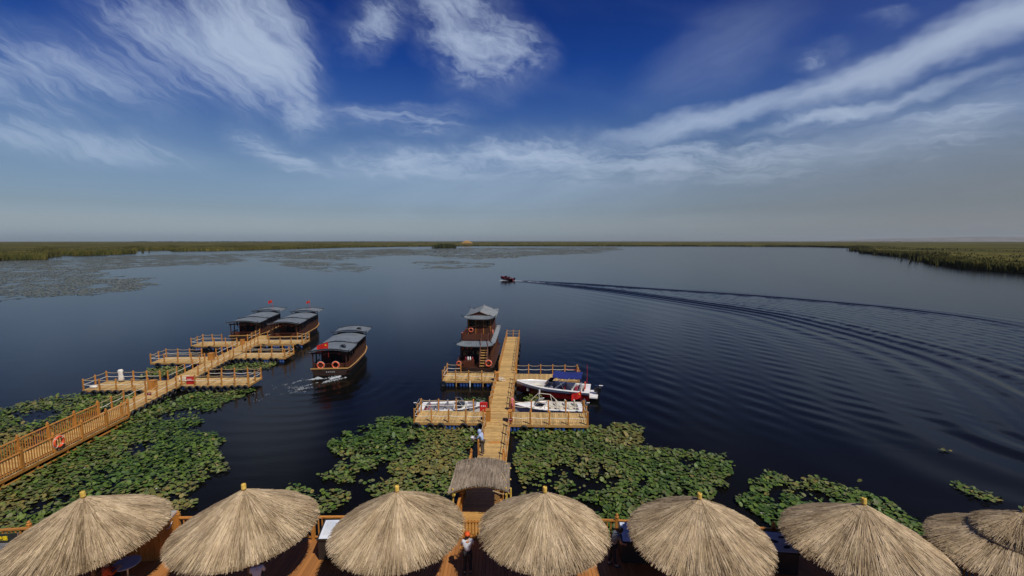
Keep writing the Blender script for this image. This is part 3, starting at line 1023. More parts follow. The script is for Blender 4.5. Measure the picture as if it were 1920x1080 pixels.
def picket_railing(name, label, pts, cat='railing', post_step=2.0, picket_step=.16, h=1.05, mat_='orange_wood', base_z=None, group=None, cap=True, stout=.13):
    """posts with caps, two rails and separate pickets along a 3-D polyline (local origin at the first point)"""
    o0 = Vector(pts[0])
    root = empty(name, o0, 0, label, cat, group)
    post = MB().box((0, 0, h / 2 + .05), (stout, stout, h + .22))
    if cap:
        post.lathe([(.09, h + .15), (.09, h + .19), (.05, h + .21), (.065, h + .26), (.04, h + .31), (.0, h + .33)], 8)
    pm_ = post.mesh('post', mat_)
    pk = MB().box((0, 0, (h - .22) / 2 + .13), (.045, .045, h - .22)).mesh('picket', mat_)
    for i in range(len(pts) - 1):
        a, b = Vector(pts[i]) - o0, Vector(pts[i + 1]) - o0
        d = b - a
        L = d.length
        ang = math.atan2(d.y, d.x)
        n = max(1, round(L / post_step))
        for j in range(n + (1 if i == len(pts) - 2 else 0)):
            put('post', pm_, root, a + d * (j / n), rz=ang)
        MB().beam(a + Vector((0, 0, h)), b + Vector((0, 0, h)), .11, .06).build('top_rail', mat_, root)
        MB().beam(a + Vector((0, 0, .13)), b + Vector((0, 0, .13)), .07, .06).build('bottom_rail', mat_, root)
        m = int(L / picket_step)
        per = m / n
        for j in range(m):
            f = (j + .5) / m
            if abs((f * n) - round(f * n)) * (L / n) < .09:
                continue
            put('picket', pk, root, a + d * f, rz=ang)
    return root


def E3(x, dy=-.12):
    return (x, edge_y(x) + dy, DZ)


picket_railing('deck_railing', 'orange picket railing along the left half of the viewing deck', [E3(-24), E3(-14.5), E3(-2.85)])
picket_railing('deck_railing', 'picket railing along the right half of the viewing deck to its corner', [E3(-.15), E3(4.5), E3(17.3), (17.6, 15.4, DZ)])

# ------------------------------------------------------------------ thatched parasols
CONE_R, CONE_H = 2.5, 1.45


def thatch_mesh(name, n, Rr, Hh, seed, mat_='straw', layers=10):
    rg = np.random.default_rng(seed)
    lay = rg.integers(0, layers, n)
    r_end = Rr * ((lay + 1) / layers) * rg.uniform(.90, 1.02, n) + (rg.uniform(0, 1, n) < .006) * .06
    ln = Rr * rg.uniform(.12, .34, n)
    r_st = np.maximum(.05, r_end - ln)
    th = rg.uniform(0, 2 * np.pi, n)
    # straw lies in bundles: pull the angles towards bundle centres
    nb = 110
    bc = np.round(th / (2 * np.pi) * nb) / nb * 2 * np.pi
    th = th + (bc - th) * rg.uniform(.0, .65, n)
    dth = rg.normal(0, .05, n) * np.minimum(1, .6 / np.maximum(r_end, .2))
    bump = fbm(th * 16, r_end * 1.2, seed) - .5
    # every roof sags and frays in its own way
    sag = (fbm(np.cos(th) * 1.6 + 5, np.sin(th) * 1.6 + 5, seed + 9) - .5)
    r_end = r_end * (1 + .05 * sag * (r_end / Rr))

    def surf(r, t, off):
        z = Hh * (1 - r / Rr) - .05 * np.maximum(0, r / Rr - .94) * 8
        return np.stack([r * np.cos(t), r * np.sin(t), z + off + .16 * sag * (r / Rr) ** 2], -1)
    off0 = .05 + .03 * rg.uniform(0, 1, n) + .07 * bump
    off1 = off0 + rg.uniform(-.01, .05, n) - .02
    w = rg.uniform(.004, .0085, n)
    a, b = surf(r_st, th, off0), surf(r_end, th + dth, off1)
    side = np.stack([-np.sin(th), np.cos(th), np.zeros(n)], -1) * w[:, None]
    upv = np.array([0, 0, 1.0]) * (w * 1.1)[:, None]
    taper = np.clip(r_st / .5, .35, 1)[:, None]
    V = np.stack([a - side * taper, a + upv * taper, a + side * taper, b - side, b + upv, b + side], 1).reshape(-1, 3)
    k = np.arange(n)[:, None] * 6
    F = np.vstack([k + np.array([0, 1, 4, 3]), k + np.array([1, 2, 5, 4])])
    weather = np.clip((fbm(np.cos(th) * 2.2 + r_end * .5 + 9, np.sin(th) * 2.2 + 9, seed + 17) - .45) * 3, 0, 1)
    tone = np.clip(.92 - .28 * weather + .80 * bump + rg.normal(0, .25, n) + .62 * (fbm(th * 3.2, r_end * .5, seed + 3) - .5), .20, 1.40)  # random and weathered tones; low straws darker, crevice shade put into the colour
    grey = rg.uniform(.9, 1.06, n)
    warm = np.clip((.85 - tone) * 1.2, 0, .45)
    C = np.stack([tone, tone * (.97 + .03 * grey) * (1 - .16 * warm), tone * grey * .98 * (1 - .36 * warm)], -1)
    return np_mesh(name, V, F, mat_, np.repeat(C, 6, 0))


STRAW = [thatch_mesh('straw_thatch', 30000, CONE_R, CONE_H, 201 + i) for i in range(7)]
STRAW_TOP = thatch_mesh('straw_thatch', 8000, 1.35, .78, 231)
ub = MB()
ub.loft([[(r * math.cos(2 * math.pi * j / 48), r * math.sin(2 * math.pi * j / 48), z) for j in range(48)] for r, z in ((.03, CONE_H + .02), (1.2, CONE_H * .52 + .02), (2.42, .06), (2.44, -.02), (2.38, -.05), (1.2, CONE_H * .46), (.03, CONE_H - .08))], close=True)
UNDER = ub.mesh('thatch_base', 'thatch_under')
POLE = MB().tube([(0, 0, -2.15), (0, 0, 1.52)], .075, 8).mesh('pole', 'pole_wood')
CAP = MB().lathe([(.06, -.02), (.085, 0), (.085, .16), (.075, .19), (.05, .20), (.05, .16)], 10).mesh('cap', 'bamboo')
RIB = MB().tube([(.08, 0, CONE_H - .12), (2.36, 0, -.03)], .03, 5).mesh('rib', 'bamboo')
CORD = MB().torus((0, 0, 0), .13, .022, 'z', 14, 5).mesh('binding', 'rope')


def parasol(loc, rz, label, v, two=False, tilt=(0, 0), s=1.0):
    root = empty('thatched_parasol', loc, rz, label, 'parasol', 'thatched parasols along the viewing deck')
    root.rotation_euler = (tilt[0], tilt[1], rz)
    root.scale = (s, s, 1)
    put('thatch_base', UNDER, root)
    o = put('straw_thatch', STRAW[v], root)
    o['kind'] = 'stuff'
    put('pole', POLE, root)
    put('binding', CORD, root, (0, 0, CONE_H - .01))
    for j in range(10):
        put('rib', RIB, root, rz=2 * math.pi * j / 10)
    if two:
        u = put('upper_thatch_base', UNDER, root, (0, 0, .80), scale=(.55, .55, .55))
        o = put('upper_thatch', STRAW_TOP, root, (0, 0, .86))
        o['kind'] = 'stuff'
    put('cap', CAP, root, (0, 0, CONE_H + (.10 if not two else .22)), rot=(random.uniform(-.08, .08), random.uniform(-.1, .1), 0))


ZE = DZ + 2.15
parasol((-15.67, 15.81, ZE), .3, 'leftmost thatched parasol, in front of the lotus sign', 0, tilt=(.01, -.02), s=1.01)
parasol((-10.09, 16.27, ZE), 1.7, 'second thatched parasol from the left, right of the wooden counter', 1, tilt=(-.015, .02), s=1.03)
parasol((-4.29, 16.16, ZE), 2.9, 'thatched parasol left of the gangway, next to the man in the orange cap', 2, tilt=(.01, .015))
parasol((1.19, 16.09, ZE), 4.1, 'thatched parasol just right of the covered gangway', 3, tilt=(-.01, -.02), s=.98)
parasol((6.84, 15.70, ZE), 5.2, 'thatched parasol between the bluish and the grey slanted board', 4, tilt=(.02, .0), s=1.01)
parasol((12.52, 15.30, ZE), .9, 'thatched parasol hiding the person in pink behind it', 5, tilt=(-.01, .03), s=1.02)
parasol((17.62, 14.75, ZE - .1), 2.2, 'two-tiered thatched parasol at the right edge', 6, two=True)

# ------------------------------------------------------------------ gangway with its straw canopy
GX0, GX1 = -2.55, -.45                  # sides of the gangway
ramp = empty('gangway', (-1.5, 18.95, 0), 0, 'orange plank gangway sloping from the deck down to the central pier', 'gangway')
RL = 7.7
rp = MB().box((0, 0, 0), (2.1, .196, .04)).mesh('plank', 'ramp_plank')
slope = math.atan2(.60 - DZ, RL)
for j in range(int(RL / .2)):
    y = .1 + j * .2
    put('plank', rp, ramp, (.0, y, DZ - .02 + (y / RL) * (.60 - DZ) + random.uniform(-.002, .002)), rot=(slope, 0, random.uniform(-.004, .004)))
for sx in (-1, 1):
    MB().beam((sx * 1.0, 0, DZ - .14), (sx * 1.0, RL, .46), .09, .2).build('stringer', 'pier_edge', ramp)
for sx in (-1, 1):
    for y in (1.0, 4.0, 7.0):
        MB().box((sx * .95, y, .0), (.14, .14, 1.6)).build('pile', 'pole_wood', ramp)
ga = Vector((GX0 + .06, 18.95, DZ)); gz = Vector((GX0 + .06, 26.6, .60))
picket_railing('gangway_railing', 'orange picket railing on the left side of the gangway', [ga, gz], post_step=1.9, h=1.0)
ga = Vector((GX1 - .06, 18.95, DZ)); gz = Vector((GX1 - .06, 26.6, .60))
picket_railing('gangway_railing', 'orange picket railing on the right side of the gangway', [ga, gz], post_step=1.9, h=1.0)
# low gate at the deck edge, folded to the left of the opening
gate = empty('gate', (-2.38, 18.72, DZ), 0, 'low orange slatted gate closing part of the gangway entrance', 'gate')
for j in range(7):
    MB().box((.07 + j * .135, 0, .45), (.085, .03, .86)).build('slat', 'orange_wood', gate)
MB().box((.48, -.03, .80), (.98, .03, .07)).build('gate_rail', 'orange_wood', gate)
MB().box((.48, -.03, .14), (.98, .03, .07)).build('gate_rail', 'orange_wood', gate)

canopy = empty('straw_canopy', (-1.5, 21.55, -.50), 0, 'grey-brown straw mat canopy on poles over the gangway', 'canopy')
for sx, y, zb in ((-1.28, -1.25, 1.2), (1.22, -1.15, 1.2), (-1.2, 1.25, .9), (1.22, 1.2, .9)):
    MB().tube([(sx, y, zb - 1.6), (sx, y, 3.42)], .05, 7).build('pole', 'bamboo', canopy)
MB().tube([(1.46, -1.28, -.4), (1.44, -1.24, 3.45)], .045, 7).build('pole', 'bamboo', canopy)


def mat_z(u, v):
    """canopy height: a shallow arch, its front-left corner sagging; u,v in -1..1"""
    return 3.42 + .20 * (1 - u * u) - .16 * max(0, -u) ** 2 * max(0, -v) - .10 * max(0, u) ** 3 - .06 * v * v


for y in (-1.22, 0, 1.22):
    MB().tube([(x_, y, mat_z(x_ / 1.3, y / 1.3) - .05) for x_ in np.linspace(-1.4, 1.45, 9)], .04, 6).build('crossbeam', 'bamboo', canopy)
for sx in (-1.2, 1.22):
    MB().tube([(sx, -1.4, mat_z(sx / 1.3, -1) - .09), (sx, 1.4, mat_z(sx / 1.3, 1) - .09)], .045, 6).build('beam', 'bamboo', canopy)
nn = 8000
rg = np.random.default_rng(301)
u = rg.uniform(-1.05, 1.05, nn)
v0 = rg.uniform(-1.04, .55, nn)
v1 = np.minimum(v0 + rg.uniform(.4, .9, nn), 1.0 + rg.uniform(-.02, .12, nn))
Z = np.vectorize(mat_z)
lift = .02 + rg.uniform(0, .05, nn)
du = rg.normal(0, .012, nn)
side_fl = lambda uu, vv: uu * 1.32 * (1 + .10 * np.maximum(0, -vv) * (uu < 0))
a = np.stack([side_fl(u, v0), v0 * 1.36, Z(np.clip(u, -1, 1), v0) + lift], -1)
b = np.stack([side_fl(u + du, v1), v1 * 1.36, Z(np.clip(u, -1, 1), v1) + lift + rg.uniform(-.02, .03, nn)], -1)
w = rg.uniform(.005, .010, nn)
sd = np.stack([w, np.zeros(nn), np.zeros(nn)], -1)
upv = np.stack([np.zeros(nn), np.zeros(nn), w], -1)
V = np.stack([a - sd, a + upv, a + sd, b - sd, b + upv, b + sd], 1).reshape(-1, 3)
k = np.arange(nn)[:, None] * 6
F = np.vstack([k + np.array([0, 3, 4, 1]), k + np.array([1, 4, 5, 2])])
tone = np.clip(.8 + rg.normal(0, .25, nn) + .5 * (fbm(u * 14, v0 * 1.2, 12) - .5), .25, 1.4)
o = put('straw_mat', np_mesh('straw_mat', V, F, 'straw_grey', np.repeat(np.stack([tone] * 3, -1), 6, 0)), canopy)
o['kind'] = 'stuff'
mb = MB()
mb.loft([[(side_fl(uu, vv) * 1.0, vv * 1.33, mat_z(max(-1, min(1, uu)), vv) - .012) for uu in np.linspace(-1, 1, 13)] for vv in np.linspace(-1, 1, 7)])
mb.build('mat_backing', 'thatch_under', canopy)
MB().tube([(1.0, -.2, 3.62), (1.35, -.9, 3.3), (1.1, -1.35, 3.2), (.6, -1.42, 3.42)], .02, 5).build('loose_cane', 'rope', canopy)

# ------------------------------------------------------------------ floating piers
TYRE = MB().torus((0, 0, 0), .235, .095, 'y', 16, 7).mesh('tyre', 'rubber', smooth=True)
fb = MB()
for j in (-1, 0, 1):
    fb.lathe([(.115, -.24), (.145, -.2), (.145, -.03), (.125, 0), (.145, .03), (.145, .2), (.115, .24)], 10, (j * .30, 0, 0))
FLOAT = fb.mesh('float', 'float_blue')
PLANK_P = MB().box((0, 0, 0), (.186, 1, .045)).mesh('plank', 'pier_plank')
PLANK_F = MB().box((0, 0, 0), (.132, 1, .045)).mesh('plank', 'finger_plank')
POST = MB().box((0, 0, .40), (.10, .10, 1.25)).lathe([(.065, 1.0), (.07, 1.03), (.04, 1.06), (.0, 1.07)], 6).mesh('post', 'orange_wood')
SLEEVE = MB().tube([(0, 0, -.75), (0, 0, .02)], .075, 8).mesh('pile', 'white_paint')
PZ = .58


def rope_span(root, a, b, z, sag, m='rope', r=.022):
    pts = []
    for i in range(7):
        t = i / 6
        pts.append((a[0] + (b[0] - a[0]) * t, a[1] + (b[1] - a[1]) * t, z - sag * 4 * t * (1 - t) + random.uniform(-.006, .006)))
    MB().tube(pts, r, 4).build('rope', m, root)


def dock(name, label, start, heading, L, W, plank='f', rails=(), tyres=(), floats=(), cat='dock', group='floating finger docks', step=1.38, gap=None, white_low=True):
    """local x along the length, y across; deck top at z = 0. rails: 'n' (y-), 'f' (y+), 'a' (x=0), 'b' (x=L)"""
    root = empty(name, (start[0], start[1], PZ), heading, label, cat, group)
    pm_, pw = (PLANK_P, .2) if plank == 'p' else (PLANK_F, .145)
    n = int(L / pw)
    for j in range(n):
        put('plank', pm_, root, ((j + .5) * L / n, random.uniform(-.012, .012), -.022 + random.uniform(-.004, .004)), rz=random.uniform(-.006, .006), scale=(1, W, 1))
    for sy in (-1, 1):
        MB().box((L / 2, sy * (W / 2 - .03), -.125), (L - .02, .09, .15)).build('edge_beam', 'pier_edge', root)
    for xx in (.06, L - .06):
        MB().box((xx, 0, -.125), (.09, W - .16, .15)).build('end_beam', 'pier_edge', root)
    MB().box((L / 2, 0, -.26), (L - .3, W - .3, .10)).build('pontoon_frame', 'black_gap', root)
    for xx, sy in floats:
        put('float', FLOAT, root, (xx, sy * (W / 2 - .15), -.42))
    for xx, sy in tyres:
        put('tyre', TYRE, root, (xx, sy * (W / 2 + .115), -.30 + random.uniform(-.03, .03)), rot=(random.uniform(-.12, .12), random.uniform(0, 3), random.uniform(-.08, .08)))
    off = W / 2 - .05
    for spec in rails:
        side, x0, x1 = spec
        if side in 'nf':
            y = off * (-1 if side == 'n' else 1)
            m = max(1, round((x1 - x0) / step))
            P = [(x0 + (x1 - x0) * i / m, y) for i in range(m + 1)]
        else:
            xx = .05 if side == 'a' else L - .05
            P = [(xx, x0), (xx, (x0 + x1) / 2), (xx, x1)]
        for p in P:
            put('post', POST, root, (p[0], p[1], 0), rot=(random.uniform(-.025, .025), random.uniform(-.025, .025), random.uniform(-.2, .2)))
        for a, b in zip(P, P[1:]):
            rope_span(root, a, b, .93, random.uniform(.03, .09))
            rope_span(root, a, b, .52, random.uniform(.03, .09), 'rope_white' if white_low else 'rope')
    return root


HC = math.atan2(38.85, 1.53)            # heading of the central pier
def c_at(s, side=0.0):
    """point s metres along the central pier, side metres to its right"""
    ux, uy = math.cos(HC), math.sin(HC)
    return (-1.36 + ux * s + uy * side, 26.45 + uy * s - ux * side)


dock('floating_pier', 'long straight central pier running out between the moored boats', c_at(0), HC, 38.9, 1.9, 'p',
     rails=[('n', .3, 6.6), ('n', 9.8, 18.2), ('n', 21.4, 38.8), ('f', 2.0, 6.6), ('f', 10.2, 16.8), ('f', 21.6, 38.8), ('b', -.9, .9)],
     tyres=[(x_, -1) for x_ in (13.5, 16, 24, 27, 30, 33, 36)], floats=[(x_, s_) for x_ in np.arange(1.0, 38, 2.4) for s_ in (-1, 1)], cat='pier', group='floating piers', step=1.45, white_low=False)
ang_c = HC - math.pi / 2
dock('dock_finger', 'finger dock with blue floats in front of the two-storey houseboat', c_at(19.1, -6.35), ang_c, 5.35, 2.7, rails=[('n', .06, 5.3), ('a', -1.3, 1.3), ('f', .06, 1.5)],
     floats=[(.75, -1), (2.15, -1), (3.55, -1), (4.85, -1)], tyres=[(.15, -1), (5.2, -1)])
dock('dock_finger', 'finger dock with tyres alongside the left open white boat', c_at(8.4, -6.55), ang_c, 5.6, 2.35, rails=[('n', .06, 5.4), ('a', -1.12, 1.12), ('f', .06, 4.4)],
     floats=[(.9, -1), (2.5, -1), (3.4, -1), (4.8, -1)], tyres=[(.25, -1), (1.35, -1), (2.15, -1), (3.95, -1), (5.2, -1)])
dock('dock_finger', 'finger dock behind the red and white motorboat', c_at(19.3, .95), ang_c, 6.5, 2.2, rails=[('f', .1, 6.4), ('b', -1.0, 1.0)],
     floats=[(1.2, -1), (3.0, -1), (5.0, -1)], tyres=[(2.0, -1)])
dock('dock_finger', 'finger dock alongside the right open white boat', c_at(8.35, .95), ang_c, 5.95, 2.5, rails=[('n', .1, 5.85), ('b', -1.2, 1.2), ('f', .2, 5.8)],
     floats=[(.3, -1), (2.2, -1), (3.75, -1), (5.2, -1)], tyres=[(1.05, -1)])
# white pile sleeves on the houseboat dock
rootp = None
for i_, s_ in enumerate((1.42, 2.8, 4.1)):
    p = c_at(19.1 - 1.42, -6.35 + s_)
    q = MB().tube([(0, 0, -1.0), (0, 0, PZ - .02)], .07, 8).build('mooring_pile', 'white_paint' if i_ == 1 else 'pole_wood', None, loc=(p[0], p[1], 0))
    tag(q, ('thin wooden pile left of the white one at the houseboat dock', 'white painted pile in front of the houseboat dock', 'thin wooden pile right of the white one at the houseboat dock')[i_], 'pile')

# left walkway on piles with picket railings
WA, WB = Vector((-29.75, 13.5, 0)), Vector((-31.6, 35.0, 0))
wd = (WB - WA)
WL = wd.length
wu = wd.normalized()
wr = Vector((wu.y, -wu.x, 0))
WZ = .66
walk = empty('walkway', (WA.x, WA.y, WZ), math.atan2(wu.y, wu.x), 'raised orange walkway on piles leading in from the left', 'walkway')
for j in range(int(WL / .2)):
    put('plank', PLANK_P, walk, (.1 + j * .2, 0, -.022), rz=random.uniform(-.005, .005), scale=(1, 2.1, 1))
for sy in (-1, 1):
    MB().box((WL / 2, sy * 1.0, -.13), (WL, .1, .17)).build('edge_beam', 'orange_wood', walk)
    MB().box((WL / 2, sy * .98, -.50), (WL, .07, .09)).build('low_beam', 'orange_wood', walk)
for xx in np.arange(1.0, WL, 2.15):
    for sy in (-1, 1):
        MB().box((xx, sy * .95, -.75), (.12, .12, 1.1)).build('pile', 'orange_wood', walk)
for s_, lab in ((1, 'picket railing on the near side of the left walkway, carrying the lifebuoy'), (-1, 'picket railing on the far side of the left walkway')):
    a, b = WA + wr * s_ * 1.0, WB + wr * s_ * 1.0
    a = a + wd * .30
    b = b if s_ > 0 else b - wu * .3
    picket_railing('walkway_railing', lab, [(a.x, a.y, WZ), (b.x, b.y, WZ)], post_step=2.05, picket_step=.17, h=1.06)

# left pier
LA, LB = Vector((-32.25, 35.0, 0)), Vector((-36.25, 66.4, 0))
ld = LB - LA
LLn = ld.length
HL = math.atan2(ld.y, ld.x)


def l_at(s, side=0.0):
    ux, uy = math.cos(HL), math.sin(HL)
    return (LA.x + ux * s + uy * side, LA.y + uy * s - ux * side)


dock('floating_pier', 'left pier edged with tyres, ending between the two moored tour boats', (LA.x, LA.y), HL, LLn, 2.05, 'p',
     rails=[('n', .2, 7.4), ('n', 11.2, 18.0), ('n', 21.3, 26.0), ('n', 29.2, 31.4), ('f', .6, 6.2), ('f', 9.6, 15.4), ('f', 19.0, 24.4), ('f', 27.4, 31.4)],
     tyres=[(x_, -1) for x_ in np.arange(.5, 7.4, .78)] + [(x_, -1) for x_ in np.arange(11.4, 17.6, .85)] + [(x_, -1) for x_ in (21.8, 23, 24.4)],
     floats=[(x_, s_) for x_ in np.arange(1.0, 31, 2.6) for s_ in (-1, 1)], cat='pier', group='floating piers', step=1.33)
LF = [  # finger, start (left end, mid width), angle, length, width, tyres, rails, label
    ((-40.35, 42.85), .04, 6.15, 2.75, [.25, 1.15, 1.8, 2.45, 3.1, 3.7, 4.4, 5.2], [('n', .06, 6.0), ('a', -1.3, 1.3), ('f', .06, 5.2)], 'lowest finger on the left pier\'s left side, with the white bundle'),
    ((-32.10, 44.05), .035, 6.5, 2.5, [.3, .95, 1.65, 2.3, 2.95, 3.6, 4.3, 4.95, 5.6, 6.2], [('n', .1, 6.4), ('b', -1.2, 1.2), ('f', 1.2, 6.4)], 'lowest finger on the left pier\'s right side, fringed with ten tyres'),
    ((-41.60, 52.4), .04, 6.2, 2.6, [.95, 2.6], [('n', .06, 6.1), ('a', -1.25, 1.25), ('f', .06, 4.2)], 'middle finger on the left pier\'s left side, two tyres on blue floats'),
    ((-33.45, 54.5), .035, 6.2, 2.5, [.5, 1.1, 1.9, 2.6, 3.3, 4.6, 5.2], [('n', .1, 6.1), ('b', -1.2, 1.2), ('f', .8, 6.1)], 'middle finger on the left pier\'s right side, above the lily patch'),
    ((-42.90, 60.9), .04, 6.2, 2.6, [.3, 2.5], [('n', .06, 6.0), ('a', -1.25, 1.25), ('f', .06, 2.6)], 'outermost left finger beside the left moored tour boat'),
    ((-34.70, 62.0), .035, 6.1, 2.4, [.9, 5.5], [('n', .1, 6.0), ('b', -1.15, 1.15), ('f', 4.4, 6.0)], 'outermost right finger beside the right moored tour boat'),
]
for st, ang, L_, W_, ty, ra, lab in LF:
    fl = [(x_, -1) for x_ in np.arange(.9, L_ - .4, 1.55)]
    dock('dock_finger', lab, st, ang, L_, W_, rails=ra, tyres=[(t, -1) for t in ty], floats=fl)


# ================================================================== BOATS
def hull_rows(st, n=5):
    """stations (x, half beam, sheer z, chine half beam, chine z, keel z)"""
    return [[(x, b, s), (x, cb, cz), (x, 0, kz), (x, -cb, cz), (x, -b, s)] for (x, b, s, cb, cz, kz) in st]


def flag(root, x, y, z0, h, size=.9, way=(0, 1), mast='steel'):
    """cloth streaming and drooping towards way (local x, y)"""
    fp = MB().tube([(x, y, z0), (x, y, z0 + h)], .022, 5).build('flagpole', mast, root)
    n = 9
    wx, wy = way
    rows = []
    for i in range(n):
        t = i / (n - 1)
        w = .09 * math.sin(t * 6.0) * t
        rows.append([(x + wx * t * size * .86 - wy * w, y + wy * t * size * .86 + wx * w, z0 + h - .04 - t * .30 * size - k * size * .58 - .05 * t * k) for k in (0, .34, .67, 1)])
    f = MB().loft(rows).build('flag', 'flag_red', root)
    for face in (-1, 1):
        pts = []
        for j in range(10):
            r = (.10 if j % 2 == 0 else .042) * size
            a = math.pi / 2 + j * math.pi / 5
            q = .17 * size + r * math.cos(a)
            pts.append((x + wx * q - wy * face * .06, y + wy * q + wx * face * .06, z0 + h - .04 - .24 * size + r * math.sin(a)))
        MB().add(pts, [tuple(range(10))]).build('star', 'flag_star', f)
    return f


BUOY = None


def buoy_mesh():
    global BUOY
    mb = MB().torus((0, 0, 0), .27, .06, 'y', 18, 7)
    BUOY = mb.mesh('ring', 'lifebuoy', smooth=True)


buoy_mesh()
BAND = MB().torus((0, 0, 0), .066, .012, 'z', 10, 5).mesh('band', 'rope_white')


def lifebuoy(loc, rz, label, s=1.0):
    root = empty('lifebuoy', loc, rz, label, 'lifebuoy', 'orange lifebuoys')
    root.scale = (s, s, s)
    ring = put('ring', BUOY, root)
    for j in range(4):
        a = math.pi / 4 + j * math.pi / 2
        put('band', BAND, root, (.27 * math.cos(a), 0, .27 * math.sin(a)), rot=(0, -a, 0))
    MB().tube([(.34 * math.cos(t), .02, .34 * math.sin(t)) for t in np.linspace(0, 6.28, 13)], .010, 4).build('grab_line', 'rope_white', root)
    return root


def roof_seg(root, x0, x1, zb, hw, rise, lift=.16, end=.10):
    """barrel tile roof with rounded tile rows running along the boat and eaves that kick up"""
    n = 49
    def prof(f, dz):
        out = []
        for j in range(n):
            y = -1 + 2 * j / (n - 1)
            z = rise * (1 - abs(y) ** 2.1) + .10 * abs(y) ** 7
            z += .028 * (j % 2) * (1 if dz == 0 else 0)
            out.append((y * hw, zb + z + dz + f))
        return out
    m = 9
    top, bot = [], []
    for i in range(m):
        t = i / (m - 1)
        x = x0 + (x1 - x0) * t
        f = end * (abs(2 * t - 1) ** 3)
        top.append([(x, y, z) for y, z in prof(f, 0)])
        bot.append([(x, y, z) for y, z in prof(f, -.09)])
    mb = MB()
    mb.loft([r[::-1] for r in top])
    mb.loft(bot)
    for r_t, r_b, fl in ((top[0], bot[0], 1), (top[-1], bot[-1], 0)):
        mb.loft([r_t, r_b] if fl else [r_b, r_t])
    for j in (0, n - 1):
        a, b = [r[j] for r in top], [r[j] for r in bot]
        mb.loft([a, b] if j == 0 else [b, a])
    rf = mb.build('roof', 'roof_tile', root)
    for xx in (x0, x1):
        pts = [(xx, y, z + .03) for (x_, y, z) in (top[0] if xx == x0 else top[-1])[::3]]
        MB().tube(pts, .055, 5).build('verge', 'roof_dark', rf)
    for sy in (-1, 1):
        for xx in (x0, x1):
            MB().tube([(xx, sy * hw * .98, zb + end + .10), (xx, sy * (hw + .05), zb + end + .20), (xx, sy * (hw + .10), zb + end + .36)], [.07, .06, .02], 5).build('finial', 'roof_dark', rf)
    return rf


